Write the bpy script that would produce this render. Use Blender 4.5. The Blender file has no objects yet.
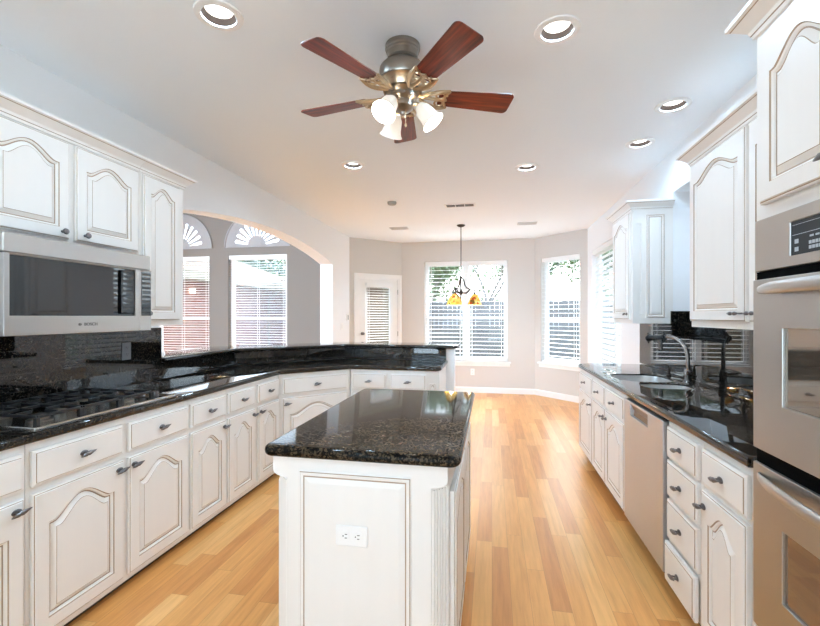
import bpy, bmesh, math, random
from mathutils import Vector, Matrix
from mathutils.geometry import tessellate_polygon
random.seed(7)
R = math.radians
SC = bpy.context.scene
COL = SC.collection

# ------------------------------------------------------------------ camera
THETA = math.atan(82 / 428)
cam_data = bpy.data.cameras.new('camera')
cam_data.sensor_width = 36.0
cam_data.lens = 428 / 820 * 36.0
cam_data.shift_y = 3 / 820
cam_data.clip_start = 0.02
cam = bpy.data.objects.new('camera', cam_data)
cam.location = (0, 0, 1.38)
cam.rotation_euler = (R(90), 0, THETA)
COL.objects.link(cam)
SC.camera = cam

# ------------------------------------------------------------------ world, sun, exposure
SUN_DIR = Vector((-0.10, -1.0, -1.0)).normalized()
world = bpy.data.worlds.new('sky')
SC.world = world
world.use_nodes = True
wn = world.node_tree
wn.nodes.clear()
w_out = wn.nodes.new('ShaderNodeOutputWorld')
w_bg = wn.nodes.new('ShaderNodeBackground')
w_sky = wn.nodes.new('ShaderNodeTexSky')
w_sky.sky_type = 'NISHITA'
w_sky.sun_disc = False
w_sky.sun_elevation = R(45)
w_sky.sun_rotation = R(5)
w_sky.air_density = 1.3
w_sky.dust_density = 3.0
w_mix = wn.nodes.new('ShaderNodeMix')
w_mix.data_type = 'RGBA'
w_mix.inputs[0].default_value = 0.75
w_mix.inputs[7].default_value = (1.82, 2.55, 3.5, 1)
wn.links.new(w_sky.outputs[0], w_mix.inputs[6])
wn.links.new(w_mix.outputs[2], w_bg.inputs[0])
w_bg.inputs[1].default_value = 1.95
wn.links.new(w_bg.outputs[0], w_out.inputs[0])

sun_data = bpy.data.lights.new('sun', 'SUN')
sun_data.energy = 7.5
sun_data.angle = R(1.0)
sun_data.color = (0.95, 0.96, 1.0)
sun = bpy.data.objects.new('sun', sun_data)
sun.rotation_euler = SUN_DIR.to_track_quat('-Z', 'Y').to_euler()
sun.location = (0, 20, 20)
COL.objects.link(sun)

# unseen fill light added behind the viewpoint to brighten the room and ceiling
rear_fill = bpy.data.lights.new('rear_fill_light', 'AREA')
rear_fill.shape = 'RECTANGLE'; rear_fill.size = 6.0; rear_fill.size_y = 4.5
rear_fill.energy = 235.0; rear_fill.color = (0.72, 0.87, 1.0)
rear_fill_o = bpy.data.objects.new('rear_fill_light', rear_fill)
rear_fill_o.location = (-0.45, -5.3, 0.0); rear_fill_o.rotation_euler = (R(174), 0, 0)
COL.objects.link(rear_fill_o)
CAN_POWER = 4.6
CAN_COLOR = (0.53, 0.77, 1.0)
SC.view_settings.view_transform = 'Standard'
SC.view_settings.look = 'None'
SC.view_settings.gamma = 1.0
SC.view_settings.use_curve_mapping = False
SC.view_settings.exposure = 1.42
try:
    SC.cycles.use_denoising = True
    SC.cycles.max_bounces = 12
    SC.cycles.diffuse_bounces = 6
    SC.cycles.glossy_bounces = 6
    SC.cycles.transparent_max_bounces = 16
    SC.cycles.sample_clamp_indirect = 8.0
    SC.cycles.caustics_reflective = False
    SC.cycles.caustics_refractive = False
except Exception:
    pass

# ------------------------------------------------------------------ materials
def srgb(r, g, b):
    def c(v):
        v /= 255.0
        return v / 12.92 if v <= 0.04045 else ((v + 0.055) / 1.055) ** 2.4
    return (c(r), c(g), c(b), 1.0)

def new_mat(name):
    m = bpy.data.materials.new(name)
    m.use_nodes = True
    nt = m.node_tree
    return m, nt, nt.nodes['Principled BSDF']

def principled(name, color, rough=0.5, metal=0.0, spec=0.5, noise=0.0, nscale=8.0, bump=0.0, bscale=60.0,
               stretch=(1, 1, 1), emit=None, estr=0.0, coat=0.0):
    m, nt, b = new_mat(name)
    b.inputs['Base Color'].default_value = color
    b.inputs['Roughness'].default_value = rough
    b.inputs['Metallic'].default_value = metal
    b.inputs['Specular IOR Level'].default_value = spec
    if coat:
        b.inputs['Coat Weight'].default_value = coat
        b.inputs['Coat Roughness'].default_value = 0.1
    if emit:
        b.inputs['Emission Color'].default_value = emit
        b.inputs['Emission Strength'].default_value = estr
    if noise or bump:
        tc = nt.nodes.new('ShaderNodeTexCoord')
        mp = nt.nodes.new('ShaderNodeMapping')
        mp.inputs['Scale'].default_value = stretch
        nt.links.new(tc.outputs['Object'], mp.inputs[0])
    if noise:
        n = nt.nodes.new('ShaderNodeTexNoise')
        n.inputs['Scale'].default_value = nscale
        n.inputs['Detail'].default_value = 4
        nt.links.new(mp.outputs[0], n.inputs[0])
        mx = nt.nodes.new('ShaderNodeMix')
        mx.data_type = 'RGBA'
        mx.inputs[6].default_value = tuple(max(0, v * (1 - noise)) for v in color[:3]) + (1,)
        mx.inputs[7].default_value = tuple(min(1, v * (1 + noise)) for v in color[:3]) + (1,)
        nt.links.new(n.outputs[0], mx.inputs[0])
        nt.links.new(mx.outputs[2], b.inputs['Base Color'])
    if bump:
        n2 = nt.nodes.new('ShaderNodeTexNoise')
        n2.inputs['Scale'].default_value = bscale
        n2.inputs['Detail'].default_value = 3
        nt.links.new(mp.outputs[0], n2.inputs[0])
        bp = nt.nodes.new('ShaderNodeBump')
        bp.inputs['Strength'].default_value = bump
        bp.inputs['Distance'].default_value = 0.002
        nt.links.new(n2.outputs[0], bp.inputs['Height'])
        nt.links.new(bp.outputs[0], b.inputs['Normal'])
    return m

PAINT = principled('cabinet_paint', srgb(240, 236, 231), 0.38, noise=0.02, nscale=5, stretch=(4, 4, .5))
GLAZE = principled('antique_glaze', srgb(172, 148, 126), 0.45, noise=0.25, nscale=14)
TRIM = principled('trim_paint', srgb(244, 243, 241), 0.4)
WALLP = principled('wall_paint', srgb(242, 243, 244), 0.85, noise=0.01, nscale=3, bump=0.08, bscale=180)
WALLP_DIM = principled('wall_paint_dim_copy', srgb(213, 209, 204), 0.85, noise=0.01, nscale=3, bump=0.08, bscale=180)  # same paint as the other walls; difference in light put into the colour
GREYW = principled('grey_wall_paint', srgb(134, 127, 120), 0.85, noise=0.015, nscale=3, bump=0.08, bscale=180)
CEILP = principled('ceiling_paint', srgb(244, 248, 251), 0.9, bump=0.15, bscale=120)
STEEL = principled('brushed_steel', srgb(204, 206, 209), 0.4, metal=1.0, noise=0.06, nscale=30, stretch=(1, 1, 60))
STEEL_H = principled('brushed_steel_horizontal', srgb(187, 184, 180), 0.36, metal=1.0, noise=0.06, nscale=30, stretch=(60, 1, 60))
STEEL_S = principled('polished_steel', srgb(200, 198, 195), 0.16, metal=1.0)
BGLASS = principled('black_glass', srgb(14, 14, 15), 0.04, spec=0.9)
BLACKP = principled('black_plastic', srgb(18, 18, 19), 0.35)
MATTEB = principled('matte_black', srgb(8, 8, 8), 0.9, spec=0.05)
IRON = principled('cast_iron', srgb(26, 26, 28), 0.42, noise=0.2, nscale=40)
PEWTER = principled('pewter', srgb(124, 122, 124), 0.32, metal=1.0, noise=0.25, nscale=60)
BRONZE = principled('dark_bronze', srgb(64, 54, 48), 0.4, metal=0.8, noise=0.2, nscale=30)
NICKEL = principled('satin_nickel', srgb(150, 143, 134), 0.3, metal=1.0)
BRASS = principled('antique_brass', srgb(196, 172, 142), 0.3, metal=1.0, noise=0.2, nscale=40)
PLASTIC = principled('white_plastic', srgb(245, 244, 242), 0.35)
GREYPL = principled('grey_plastic', srgb(112, 114, 118), 0.4)
REGIST = principled('register_enamel', srgb(214, 212, 210), 0.5)
VENTG = principled('vent_shadow_grey', srgb(150, 146, 143), 0.7)
SLOT = principled('socket_slot', srgb(60, 58, 56), 0.6)
BLIND = principled('blind_white', srgb(244, 244, 243), 0.45)
DARKKICK = principled('toe_kick_dark', srgb(70, 58, 48), 0.6)
BAFFLE = principled('can_baffle', srgb(46, 32, 24), 0.6, metal=0.0)
LENS = principled('lamp_lens', (1, 1, 1, 1), 0.5, emit=(1, 0.97, 0.92, 1), estr=1.6)
BULB = principled('warm_bulb', (1, 1, 1, 1), 0.5, emit=(1, 0.93, 0.8, 1), estr=3.0)
SHADE = principled('frosted_glass', srgb(246, 238, 226), 0.35, emit=(1, 0.9, 0.75, 1), estr=0.12, noise=0.03, nscale=12)
DISPLAY = principled('oven_display', srgb(22, 28, 34), 0.3, spec=0.2, emit=(0.5, 0.6, 0.68, 1), estr=0.015)
KEYS = principled('keypad_print', srgb(150, 160, 168), 0.4, emit=(0.7, 0.8, 0.86, 1), estr=0.06)
LOGO = principled('dark_print', srgb(70, 62, 58), 0.5)
LAWN = principled('lawn', srgb(92, 100, 66), 0.95, noise=0.4, nscale=6)
PATIO = principled('patio_concrete', srgb(150, 146, 140), 0.9, noise=0.08, nscale=4)
FENCEM = principled('weathered_boards', srgb(118, 112, 108), 0.85, noise=0.2, nscale=5, stretch=(6, 6, .6))
BARK = principled('bark', srgb(150, 140, 132), 0.9, noise=0.25, nscale=12)
LEAF = principled('leaf_green', srgb(96, 116, 74), 0.8, noise=0.35, nscale=7)
LEAF2 = principled('leaf_pale_green', srgb(128, 140, 100), 0.8, noise=0.3, nscale=9)
FASCIA = principled('fascia_paint', srgb(196, 184, 162), 0.7)
MUSTARD = principled('mirror_oven_glass', srgb(150, 138, 126), 0.03, metal=0.8)

def wood_blade():
    m, nt, b = new_mat('mahogany')
    tc = nt.nodes.new('ShaderNodeTexCoord'); mp = nt.nodes.new('ShaderNodeMapping')
    mp.inputs['Scale'].default_value = (2.0, 30, 8)
    n = nt.nodes.new('ShaderNodeTexNoise'); n.inputs['Scale'].default_value = 2.2; n.inputs['Detail'].default_value = 6
    cr = nt.nodes.new('ShaderNodeValToRGB')
    cr.color_ramp.elements[0].position = 0.3; cr.color_ramp.elements[0].color = srgb(62, 20, 14)
    cr.color_ramp.elements[1].position = 0.72; cr.color_ramp.elements[1].color = srgb(142, 54, 30)
    nt.links.new(tc.outputs['Object'], mp.inputs[0]); nt.links.new(mp.outputs[0], n.inputs[0])
    nt.links.new(n.outputs[0], cr.inputs[0]); nt.links.new(cr.outputs[0], b.inputs['Base Color'])
    b.inputs['Roughness'].default_value = 0.42
    return m
MAHOG = wood_blade()

def granite(name, ramp, spec, rough=0.06):
    m, nt, b = new_mat(name)
    tc = nt.nodes.new('ShaderNodeTexCoord')
    v = nt.nodes.new('ShaderNodeTexVoronoi'); v.inputs['Scale'].default_value = 170
    n = nt.nodes.new('ShaderNodeTexNoise'); n.inputs['Scale'].default_value = 42; n.inputs['Detail'].default_value = 8; n.inputs['Roughness'].default_value = 0.75
    n2 = nt.nodes.new('ShaderNodeTexNoise'); n2.inputs['Scale'].default_value = 9; n2.inputs['Detail'].default_value = 3
    for x in (v, n, n2):
        nt.links.new(tc.outputs['Object'], x.inputs['Vector'])
    sep = nt.nodes.new('ShaderNodeSeparateColor'); nt.links.new(v.outputs['Color'], sep.inputs[0])
    add = nt.nodes.new('ShaderNodeMath'); add.operation = 'ADD'
    mul = nt.nodes.new('ShaderNodeMath'); mul.operation = 'MULTIPLY'; mul.inputs[1].default_value = 0.45
    nt.links.new(sep.outputs[0], mul.inputs[0]); nt.links.new(mul.outputs[0], add.inputs[0]); nt.links.new(n.outputs[0], add.inputs[1])
    add2 = nt.nodes.new('ShaderNodeMath'); add2.operation = 'MULTIPLY_ADD'; add2.inputs[1].default_value = 0.25
    nt.links.new(n2.outputs[0], add2.inputs[0]); nt.links.new(add.outputs[0], add2.inputs[2])
    cr = nt.nodes.new('ShaderNodeValToRGB')
    e = cr.color_ramp.elements
    e[0].position = 0.66; e[0].color = ramp[0]
    e[1].position = 1.0; e[1].color = ramp[4]
    for p, c in ((0.80, ramp[1]), (0.88, ramp[2]), (0.95, ramp[3])):
        x = e.new(p); x.color = c
    nt.links.new(add2.outputs[0], cr.inputs[0]); nt.links.new(cr.outputs[0], b.inputs['Base Color'])
    b.inputs['Roughness'].default_value = rough
    b.inputs['Specular IOR Level'].default_value = spec
    return m
GRANITE = granite('dark_granite', (srgb(12, 12, 12), srgb(21, 19, 17), srgb(37, 32, 27), srgb(56, 48, 39), srgb(86, 73, 57)), 0.07)
GRANITE_P = granite('dark_granite_darker_copy', (srgb(8, 8, 9), srgb(11, 11, 11), srgb(18, 17, 16), srgb(33, 29, 25), srgb(56, 49, 41)), 0.6, 0.02)  # same stone as the island; its darker reflections put into the colour

def oak_floor():
    m, nt, b = new_mat('oak_planks')
    N = nt.nodes.new; L = nt.links.new
    tc = N('ShaderNodeTexCoord'); sx = N('ShaderNodeSeparateXYZ'); L(tc.outputs['Object'], sx.inputs[0])
    def math_(op, a, bb=None, c=None):
        q = N('ShaderNodeMath'); q.operation = op
        for i, val in enumerate((a, bb, c)):
            if val is None: continue
            if isinstance(val, (int, float)): q.inputs[i].default_value = val
            else: L(val, q.inputs[i])
        return q.outputs[0]
    W, LEN = 0.092, 0.95
    u = math_('DIVIDE', sx.outputs[0], W)
    row = math_('FLOOR', u)
    wr = N('ShaderNodeTexWhiteNoise'); wr.noise_dimensions = '1D'; L(row, wr.inputs['W'])
    v = math_('ADD', math_('DIVIDE', sx.outputs[1], LEN), math_('MULTIPLY', wr.outputs[0], 7.3))
    colm = math_('FLOOR', v)
    cid = N('ShaderNodeCombineXYZ'); L(row, cid.inputs[0]); L(colm, cid.inputs[1])
    wid = N('ShaderNodeTexWhiteNoise'); wid.noise_dimensions = '2D'; L(cid.outputs[0], wid.inputs['Vector'])
    cr = N('ShaderNodeValToRGB'); e = cr.color_ramp.elements
    e[0].position = 0.0; e[0].color = srgb(215, 149, 85)
    e[1].position = 1.0; e[1].color = srgb(240, 189, 123)
    for p, c in ((0.12, srgb(216, 149, 83)), (0.3, srgb(229, 165, 95)), (0.75, srgb(235, 176, 106))):
        x = e.new(p); x.color = c
    L(wid.outputs[0], cr.inputs[0])
    # grain, shifted per plank
    off = N('ShaderNodeVectorMath'); off.operation = 'MULTIPLY_ADD'
    L(wid.outputs[1], off.inputs[0]); off.inputs[1].default_value = (9, 9, 9)
    mp = N('ShaderNodeMapping'); mp.inputs['Scale'].default_value = (34, 2.2, 1)
    L(tc.outputs['Object'], mp.inputs[0]); L(mp.outputs[0], off.inputs[2])
    g = N('ShaderNodeTexNoise'); g.inputs['Scale'].default_value = 1.4; g.inputs['Detail'].default_value = 6; g.inputs['Roughness'].default_value = 0.6
    L(off.outputs[0], g.inputs[0])
    gr = N('ShaderNodeValToRGB'); gr.color_ramp.elements[0].position = 0.3; gr.color_ramp.elements[0].color = (0.78, 0.70, 0.62, 1)
    gr.color_ramp.elements[1].position = 0.62; gr.color_ramp.elements[1].color = (1.02, 1.0, 0.99, 1)
    L(g.outputs[0], gr.inputs[0])
    mx = N('ShaderNodeMix'); mx.data_type = 'RGBA'; mx.blend_type = 'MULTIPLY'; mx.inputs[0].default_value = 0.75
    L(cr.outputs[0], mx.inputs[6]); L(gr.outputs[0], mx.inputs[7])
    # seams
    fu = math_('FRACT', u); fv = math_('FRACT', v)
    du = math_('MINIMUM', fu, math_('SUBTRACT', 1.0, fu)); dv = math_('MINIMUM', fv, math_('SUBTRACT', 1.0, fv))
    su = math_('LESS_THAN', du, 0.010); sv = math_('LESS_THAN', dv, 0.0011)
    seam = math_('MULTIPLY', math_('MAXIMUM', su, sv), 0.45)
    m2 = N('ShaderNodeMix'); m2.data_type = 'RGBA'; L(seam, m2.inputs[0]); L(mx.outputs[2], m2.inputs[6])
    m2.inputs[7].default_value = srgb(140, 92, 54)
    L(m2.outputs[2], b.inputs['Base Color'])
    b.inputs['Roughness'].default_value = 0.3
    b.inputs['Specular IOR Level'].default_value = 0.45
    return m
OAK = oak_floor()

def brick_mat():
    m, nt, b = new_mat('red_brick')
    N = nt.nodes.new; L = nt.links.new
    tc = N('ShaderNodeTexCoord'); sx = N('ShaderNodeSeparateXYZ'); L(tc.outputs['Object'], sx.inputs[0])
    ad = N('ShaderNodeMath'); ad.operation = 'ADD'; L(sx.outputs[0], ad.inputs[0]); L(sx.outputs[1], ad.inputs[1])
    cb = N('ShaderNodeCombineXYZ'); L(ad.outputs[0], cb.inputs[0]); L(sx.outputs[2], cb.inputs[1])
    br = N('ShaderNodeTexBrick'); L(cb.outputs[0], br.inputs[0])
    br.inputs['Color1'].default_value = srgb(184, 106, 86); br.inputs['Color2'].default_value = srgb(210, 150, 130)
    br.inputs['Mortar'].default_value = srgb(214, 202, 190); br.inputs['Scale'].default_value = 1.0
    br.inputs['Mortar Size'].default_value = 0.006; br.inputs['Brick Width'].default_value = 0.21; br.inputs['Row Height'].default_value = 0.075
    n = N('ShaderNodeTexNoise'); n.inputs['Scale'].default_value = 3; L(tc.outputs['Object'], n.inputs[0])
    mx = N('ShaderNodeMix'); mx.data_type = 'RGBA'; mx.blend_type = 'SOFT_LIGHT'; mx.inputs[0].default_value = 0.6
    L(br.outputs[0], mx.inputs[6]); L(n.outputs[0], mx.inputs[7]); L(mx.outputs[2], b.inputs['Base Color'])
    b.inputs['Roughness'].default_value = 0.9
    return m
BRICK = brick_mat()

def shingle_mat():
    m, nt, b = new_mat('roof_shingles')
    N = nt.nodes.new; L = nt.links.new
    tc = N('ShaderNodeTexCoord'); sx = N('ShaderNodeSeparateXYZ'); L(tc.outputs['Object'], sx.inputs[0])
    cb = N('ShaderNodeCombineXYZ'); L(sx.outputs[1], cb.inputs[0]); L(sx.outputs[2], cb.inputs[1])
    br = N('ShaderNodeTexBrick'); L(cb.outputs[0], br.inputs[0])
    br.inputs['Color1'].default_value = srgb(134, 116, 100); br.inputs['Color2'].default_value = srgb(148, 130, 112)
    br.inputs['Mortar'].default_value = srgb(104, 88, 76); br.inputs['Scale'].default_value = 1.0
    br.inputs['Mortar Size'].default_value = 0.008; br.inputs['Brick Width'].default_value = 0.3; br.inputs['Row Height'].default_value = 0.09
    L(br.outputs[0], b.inputs['Base Color']); b.inputs['Roughness'].default_value = 0.95
    return m
SHINGLE = shingle_mat()

def pane_mat(name, tint):
    m = bpy.data.materials.new(name); m.use_nodes = True
    nt = m.node_tree; nt.nodes.clear()
    o = nt.nodes.new('ShaderNodeOutputMaterial'); t = nt.nodes.new('ShaderNodeBsdfTransparent'); g = nt.nodes.new('ShaderNodeBsdfGlossy')
    g.inputs['Roughness'].default_value = 0.02
    f = nt.nodes.new('ShaderNodeFresnel'); f.inputs[0].default_value = 1.45
    mx = nt.nodes.new('ShaderNodeMixShader')
    t.inputs[0].default_value = tint
    ge = nt.nodes.new('ShaderNodeNewGeometry'); sb = nt.nodes.new('ShaderNodeMath'); sb.operation = 'SUBTRACT'; sb.inputs[0].default_value = 1.0
    mu = nt.nodes.new('ShaderNodeMath'); mu.operation = 'MULTIPLY'
    nt.links.new(ge.outputs['Backfacing'], sb.inputs[1]); nt.links.new(sb.outputs[0], mu.inputs[0]); nt.links.new(f.outputs[0], mu.inputs[1])
    nt.links.new(mu.outputs[0], mx.inputs[0]); nt.links.new(t.outputs[0], mx.inputs[1]); nt.links.new(g.outputs[0], mx.inputs[2])
    nt.links.new(mx.outputs[0], o.inputs[0])
    return m
PANE = pane_mat('window_glass', (.60, .605, .60, 1))  # tint added to dim the bright outdoors
PANE_DIM = pane_mat('dimming_window_glass', (.50, .50, .495, 1))  # stronger tint added to dim the outdoors beyond the arch; no screen

def tiffany():
    m, nt, b = new_mat('amber_art_glass')
    tc = nt.nodes.new('ShaderNodeTexCoord'); v = nt.nodes.new('ShaderNodeTexVoronoi'); v.inputs['Scale'].default_value = 26
    nt.links.new(tc.outputs['Object'], v.inputs['Vector'])
    s = nt.nodes.new('ShaderNodeSeparateColor'); nt.links.new(v.outputs['Color'], s.inputs[0])
    cr = nt.nodes.new('ShaderNodeValToRGB'); cr.color_ramp.interpolation = 'CONSTANT'
    e = cr.color_ramp.elements
    e[0].position = 0; e[0].color = srgb(246, 206, 96)
    e[1].position = 0.9; e[1].color = srgb(110, 92, 40)
    for p, c in ((0.45, srgb(238, 178, 66)), (0.65, srgb(250, 224, 140)), (0.78, srgb(192, 84, 36))):
        x = e.new(p); x.color = c
    nt.links.new(s.outputs[0], cr.inputs[0]); nt.links.new(cr.outputs[0], b.inputs['Base Color'])
    nt.links.new(cr.outputs[0], b.inputs['Emission Color']); b.inputs['Emission Strength'].default_value = 0.12
    b.inputs['Roughness'].default_value = 0.25
    return m
TIFFANY = tiffany()

# ------------------------------------------------------------------ mesh helpers
class MB:
    def __init__(s): s.v = []; s.f = []; s.m = []
    def add(s, vs, fs, mat=0, xf=None):
        o = len(s.v)
        s.v += [tuple(xf @ Vector(p)) if xf else tuple(p) for p in vs]
        s.f += [tuple(i + o for i in f) for f in fs]
        s.m += [mat] * len(fs) if isinstance(mat, int) else list(mat)
        return s
    def box(s, x0, y0, z0, x1, y1, z1, mat=0, xf=None):
        x0, x1 = min(x0, x1), max(x0, x1); y0, y1 = min(y0, y1), max(y0, y1); z0, z1 = min(z0, z1), max(z0, z1)
        vs = [(x0, y0, z0), (x1, y0, z0), (x1, y1, z0), (x0, y1, z0), (x0, y0, z1), (x1, y0, z1), (x1, y1, z1), (x0, y1, z1)]
        return s.add(vs, [(3, 2, 1, 0), (4, 5, 6, 7), (0, 1, 5, 4), (1, 2, 6, 5), (2, 3, 7, 6), (3, 0, 4, 7)], mat, xf)
    def cbox(s, x0, y0, z0, x1, y1, z1, b=0.003, mat=0, xf=None):
        # chamfered box: three stacked loops per end
        x0, x1 = min(x0, x1), max(x0, x1); y0, y1 = min(y0, y1), max(y0, y1); z0, z1 = min(z0, z1), max(z0, z1)
        def lp(i, z):
            return [(x0 + i, y0 + b, z), (x0 + b, y0 + i, z), (x1 - b, y0 + i, z), (x1 - i, y0 + b, z),
                    (x1 - i, y1 - b, z), (x1 - b, y1 - i, z), (x0 + b, y1 - i, z), (x0 + i, y1 - b, z)]
        def lp2(z):
            return [(x0 + b, y0 + b, z)] * 1 + [(x0 + b, y0 + b, z), (x1 - b, y0 + b, z), (x1 - b, y0 + b, z),
                    (x1 - b, y1 - b, z), (x1 - b, y1 - b, z), (x0 + b, y1 - b, z), (x0 + b, y1 - b, z)]
        ls = [lp2(z0), lp(0, z0 + b), lp(0, z1 - b), lp2(z1)]
        return s.loops(ls, True, True, mat, xf)
    def loops(s, ls, cap0=True, cap1=True, mats=0, xf=None, closed=True):
        n = len(ls[0]); vs = [p for l in ls for p in l]; fs = []; mm = []
        for i in range(len(ls) - 1):
            for k in range(n if closed else n - 1):
                k2 = (k + 1) % n
                fs.append((i * n + k, i * n + k2, (i + 1) * n + k2, (i + 1) * n + k))
                mm.append(mats if isinstance(mats, int) else mats[i])
        if cap0: fs.append(tuple(reversed(range(n)))); mm.append(mats if isinstance(mats, int) else mats[0])
        if cap1: fs.append(tuple(range((len(ls) - 1) * n, len(ls) * n))); mm.append(mats if isinstance(mats, int) else mats[-1])
        return s.add(vs, fs, mm, xf)
    def tube(s, pts, r, n=10, mat=0, xf=None, cap=True):
        pts = [Vector(p) for p in pts]; rs = r if isinstance(r, (list, tuple)) else [r] * len(pts)
        ls = []; up = None
        for i, p in enumerate(pts):
            t = (pts[min(i + 1, len(pts) - 1)] - pts[max(i - 1, 0)]).normalized()
            if up is None:
                up = Vector((0, 0, 1)) if abs(t.z) < 0.9 else Vector((1, 0, 0))
            a = t.cross(up).normalized(); bb = a.cross(t).normalized(); up = bb
            ls.append([p + (a * math.cos(2 * math.pi * k / n) + bb * math.sin(2 * math.pi * k / n)) * rs[i] for k in range(n)])
        return s.loops(ls, cap, cap, mat, xf)
    def lathe(s, prof, c=(0, 0, 0), n=28, mat=0, xf=None, caps=(True, True)):
        ls = [[(c[0] + r * math.cos(2 * math.pi * k / n), c[1] + r * math.sin(2 * math.pi * k / n), c[2] + z) for k in range(n)] for r, z in prof]
        return s.loops(ls, caps[0], caps[1], mat, xf)
    def plate(s, outer, holes=(), a=0.0, b=0.1, axis='y', mat=0, xf=None, side_mat=None):
        # outline(s) in (u, v); extruded from a to b along the axis left over
        polys = [list(outer)] + [list(h) for h in holes]
        def P(u, v, w):
            return {'y': (u, w, v), 'z': (u, v, w), 'x': (w, u, v)}[axis]
        flat = [p for q in polys for p in q]
        tris = tessellate_polygon([[Vector((p[0], p[1], 0)) for p in q] for q in polys])
        n = len(flat)
        vs = [P(p[0], p[1], a) for p in flat] + [P(p[0], p[1], b) for p in flat]
        fs = [tuple(t) for t in tris] + [tuple(i + n for i in reversed(t)) for t in tris]
        mm = [mat] * len(fs); o = 0
        for q in polys:
            m_ = len(q)
            for k in range(m_):
                k2 = (k + 1) % m_
                fs.append((o + k, o + k2, n + o + k2, n + o + k)); mm.append(mat if side_mat is None else side_mat)
            o += m_
        return s.add(vs, fs, mm, xf)
    def build(s, name, mats, parent=None, loc=(0, 0, 0), rot=(0, 0, 0), bevel=0.0, smooth=True, angle=35):
        me = bpy.data.meshes.new(name)
        me.from_pydata(s.v, [], s.f)
        for m in (mats if isinstance(mats, (list, tuple)) else [mats]):
            me.materials.append(m)
        for p, i in zip(me.polygons, s.m): p.material_index = i
        bm = bmesh.new(); bm.from_mesh(me)
        bmesh.ops.remove_doubles(bm, verts=bm.verts, dist=1e-6)
        bmesh.ops.dissolve_degenerate(bm, edges=bm.edges, dist=1e-6)
        bmesh.ops.recalc_face_normals(bm, faces=bm.faces)
        bm.to_mesh(me); bm.free()
        if smooth:
            for p in me.polygons: p.use_smooth = True
            me.set_sharp_from_angle(angle=R(angle))
        o = bpy.data.objects.new(name, me); COL.objects.link(o)
        o.location = loc; o.rotation_euler = rot
        if parent: o.parent = parent
        if bevel:
            md = o.modifiers.new('edge', 'BEVEL'); md.width = bevel; md.segments = 2; md.limit_method = 'ANGLE'; md.angle_limit = R(50)
        return o

def tag(o, label=None, cat=None, group=None, kind=None):
    if label: o['label'] = label
    if cat: o['category'] = cat
    if group: o['group'] = group
    if kind: o['kind'] = kind
    return o

def thing(name, label, cat, loc=(0, 0, 0), rz=0.0, group=None):
    o = bpy.data.objects.new(name, None); COL.objects.link(o)
    o.empty_display_size = 0.1
    o.location = loc; o.rotation_euler = (0, 0, rz)
    return tag(o, label, cat, group)

def offset_poly(pts, d):
    """inset a CCW polygon by d (mitred)"""
    n = len(pts); out = []
    for i in range(n):
        p0, p1, p2 = Vector(pts[i - 1]), Vector(pts[i]), Vector(pts[(i + 1) % n])
        e1 = (p1 - p0).normalized(); e2 = (p2 - p1).normalized()
        n1 = Vector((-e1.y, e1.x)); n2 = Vector((-e2.y, e2.x))
        k = n1 + n2; q = 1 + n1.dot(n2)
        out.append(tuple(p1 + k * (d / max(q, 0.15))))
    return out

def round_corners(pts, radii, seg=8):
    n = len(pts); out = []
    for i in range(n):
        r = radii[i] if isinstance(radii, (list, tuple)) else radii
        p0, p1, p2 = Vector(pts[i - 1]), Vector(pts[i]), Vector(pts[(i + 1) % n])
        if r <= 0: out.append(tuple(p1)); continue
        a = (p0 - p1).normalized(); b = (p2 - p1).normalized()
        ang = math.acos(max(-1, min(1, a.dot(b))))
        t = r / math.tan(ang / 2)
        s_, e_ = p1 + a * t, p1 + b * t
        c = p1 + (a + b).normalized() * (r / math.sin(ang / 2))
        a0 = math.atan2(s_.y - c.y, s_.x - c.x); a1 = math.atan2(e_.y - c.y, e_.x - c.x)
        da = (a1 - a0 + math.pi) % (2 * math.pi) - math.pi
        out += [(c.x + r * math.cos(a0 + da * k / seg), c.y + r * math.sin(a0 + da * k / seg)) for k in range(seg + 1)]
    return out

def slab_mb(outer, z0, z1, rad, holes=(), seg=6):
    """stone slab with a bullnosed rim; outline CCW"""
    mb = MB(); h = z1 - z0; rad = min(rad, h / 2)
    rings = []
    for k in range(seg + 1):
        a = math.pi / 2 * k / seg
        rings.append((rad * (1 - math.sin(a)), z0 + rad * (1 - math.cos(a))))
    for k in range(seg + 1):
        a = math.pi / 2 * k / seg
        rings.append((rad * (1 - math.cos(a)), z1 - rad * (1 - math.sin(a))))
    ls = []
    for ins, z in rings:
        q = offset_poly(outer, ins) if ins > 1e-7 else outer
        ls.append([(p[0], p[1], z) for p in q])
    mb.loops(ls, False, False)
    for z, ins in ((z0, rings[0][0]), (z1, rings[-1][0])):
        polys = [offset_poly(outer, ins)] + [list(h_) for h_ in holes]
        flat = [p for q in polys for p in q]
        tr = tessellate_polygon([[Vector((p[0], p[1], 0)) for p in q] for q in polys])
        mb.add([(p[0], p[1], z) for p in flat], [tuple(t) for t in tr])
    for h_ in holes:
        mb.loops([[(p[0], p[1], z0) for p in h_], [(p[0], p[1], z1) for p in h_]], False, False)
    return mb

def sweep(path, prof, closed=False):
    """profile (out, z) swept on a plan path; 'out' is to the right of the travel direction"""
    mb = MB(); ls = []
    n = len(path)
    for i in range(n):
        p1 = Vector(path[i])
        d1 = (p1 - Vector(path[i - 1])).normalized() if i > 0 else None
        d2 = (Vector(path[i + 1]) - p1).normalized() if i < n - 1 else None
        if d1 is None: d1 = d2
        if d2 is None: d2 = d1
        n1 = Vector((d1.y, -d1.x)); n2 = Vector((d2.y, -d2.x))
        k = (n1 + n2) / (1 + n1.dot(n2))
        ls.append([(p1.x + k.x * o, p1.y + k.y * o, z) for o, z in prof])
    return mb, ls

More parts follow.
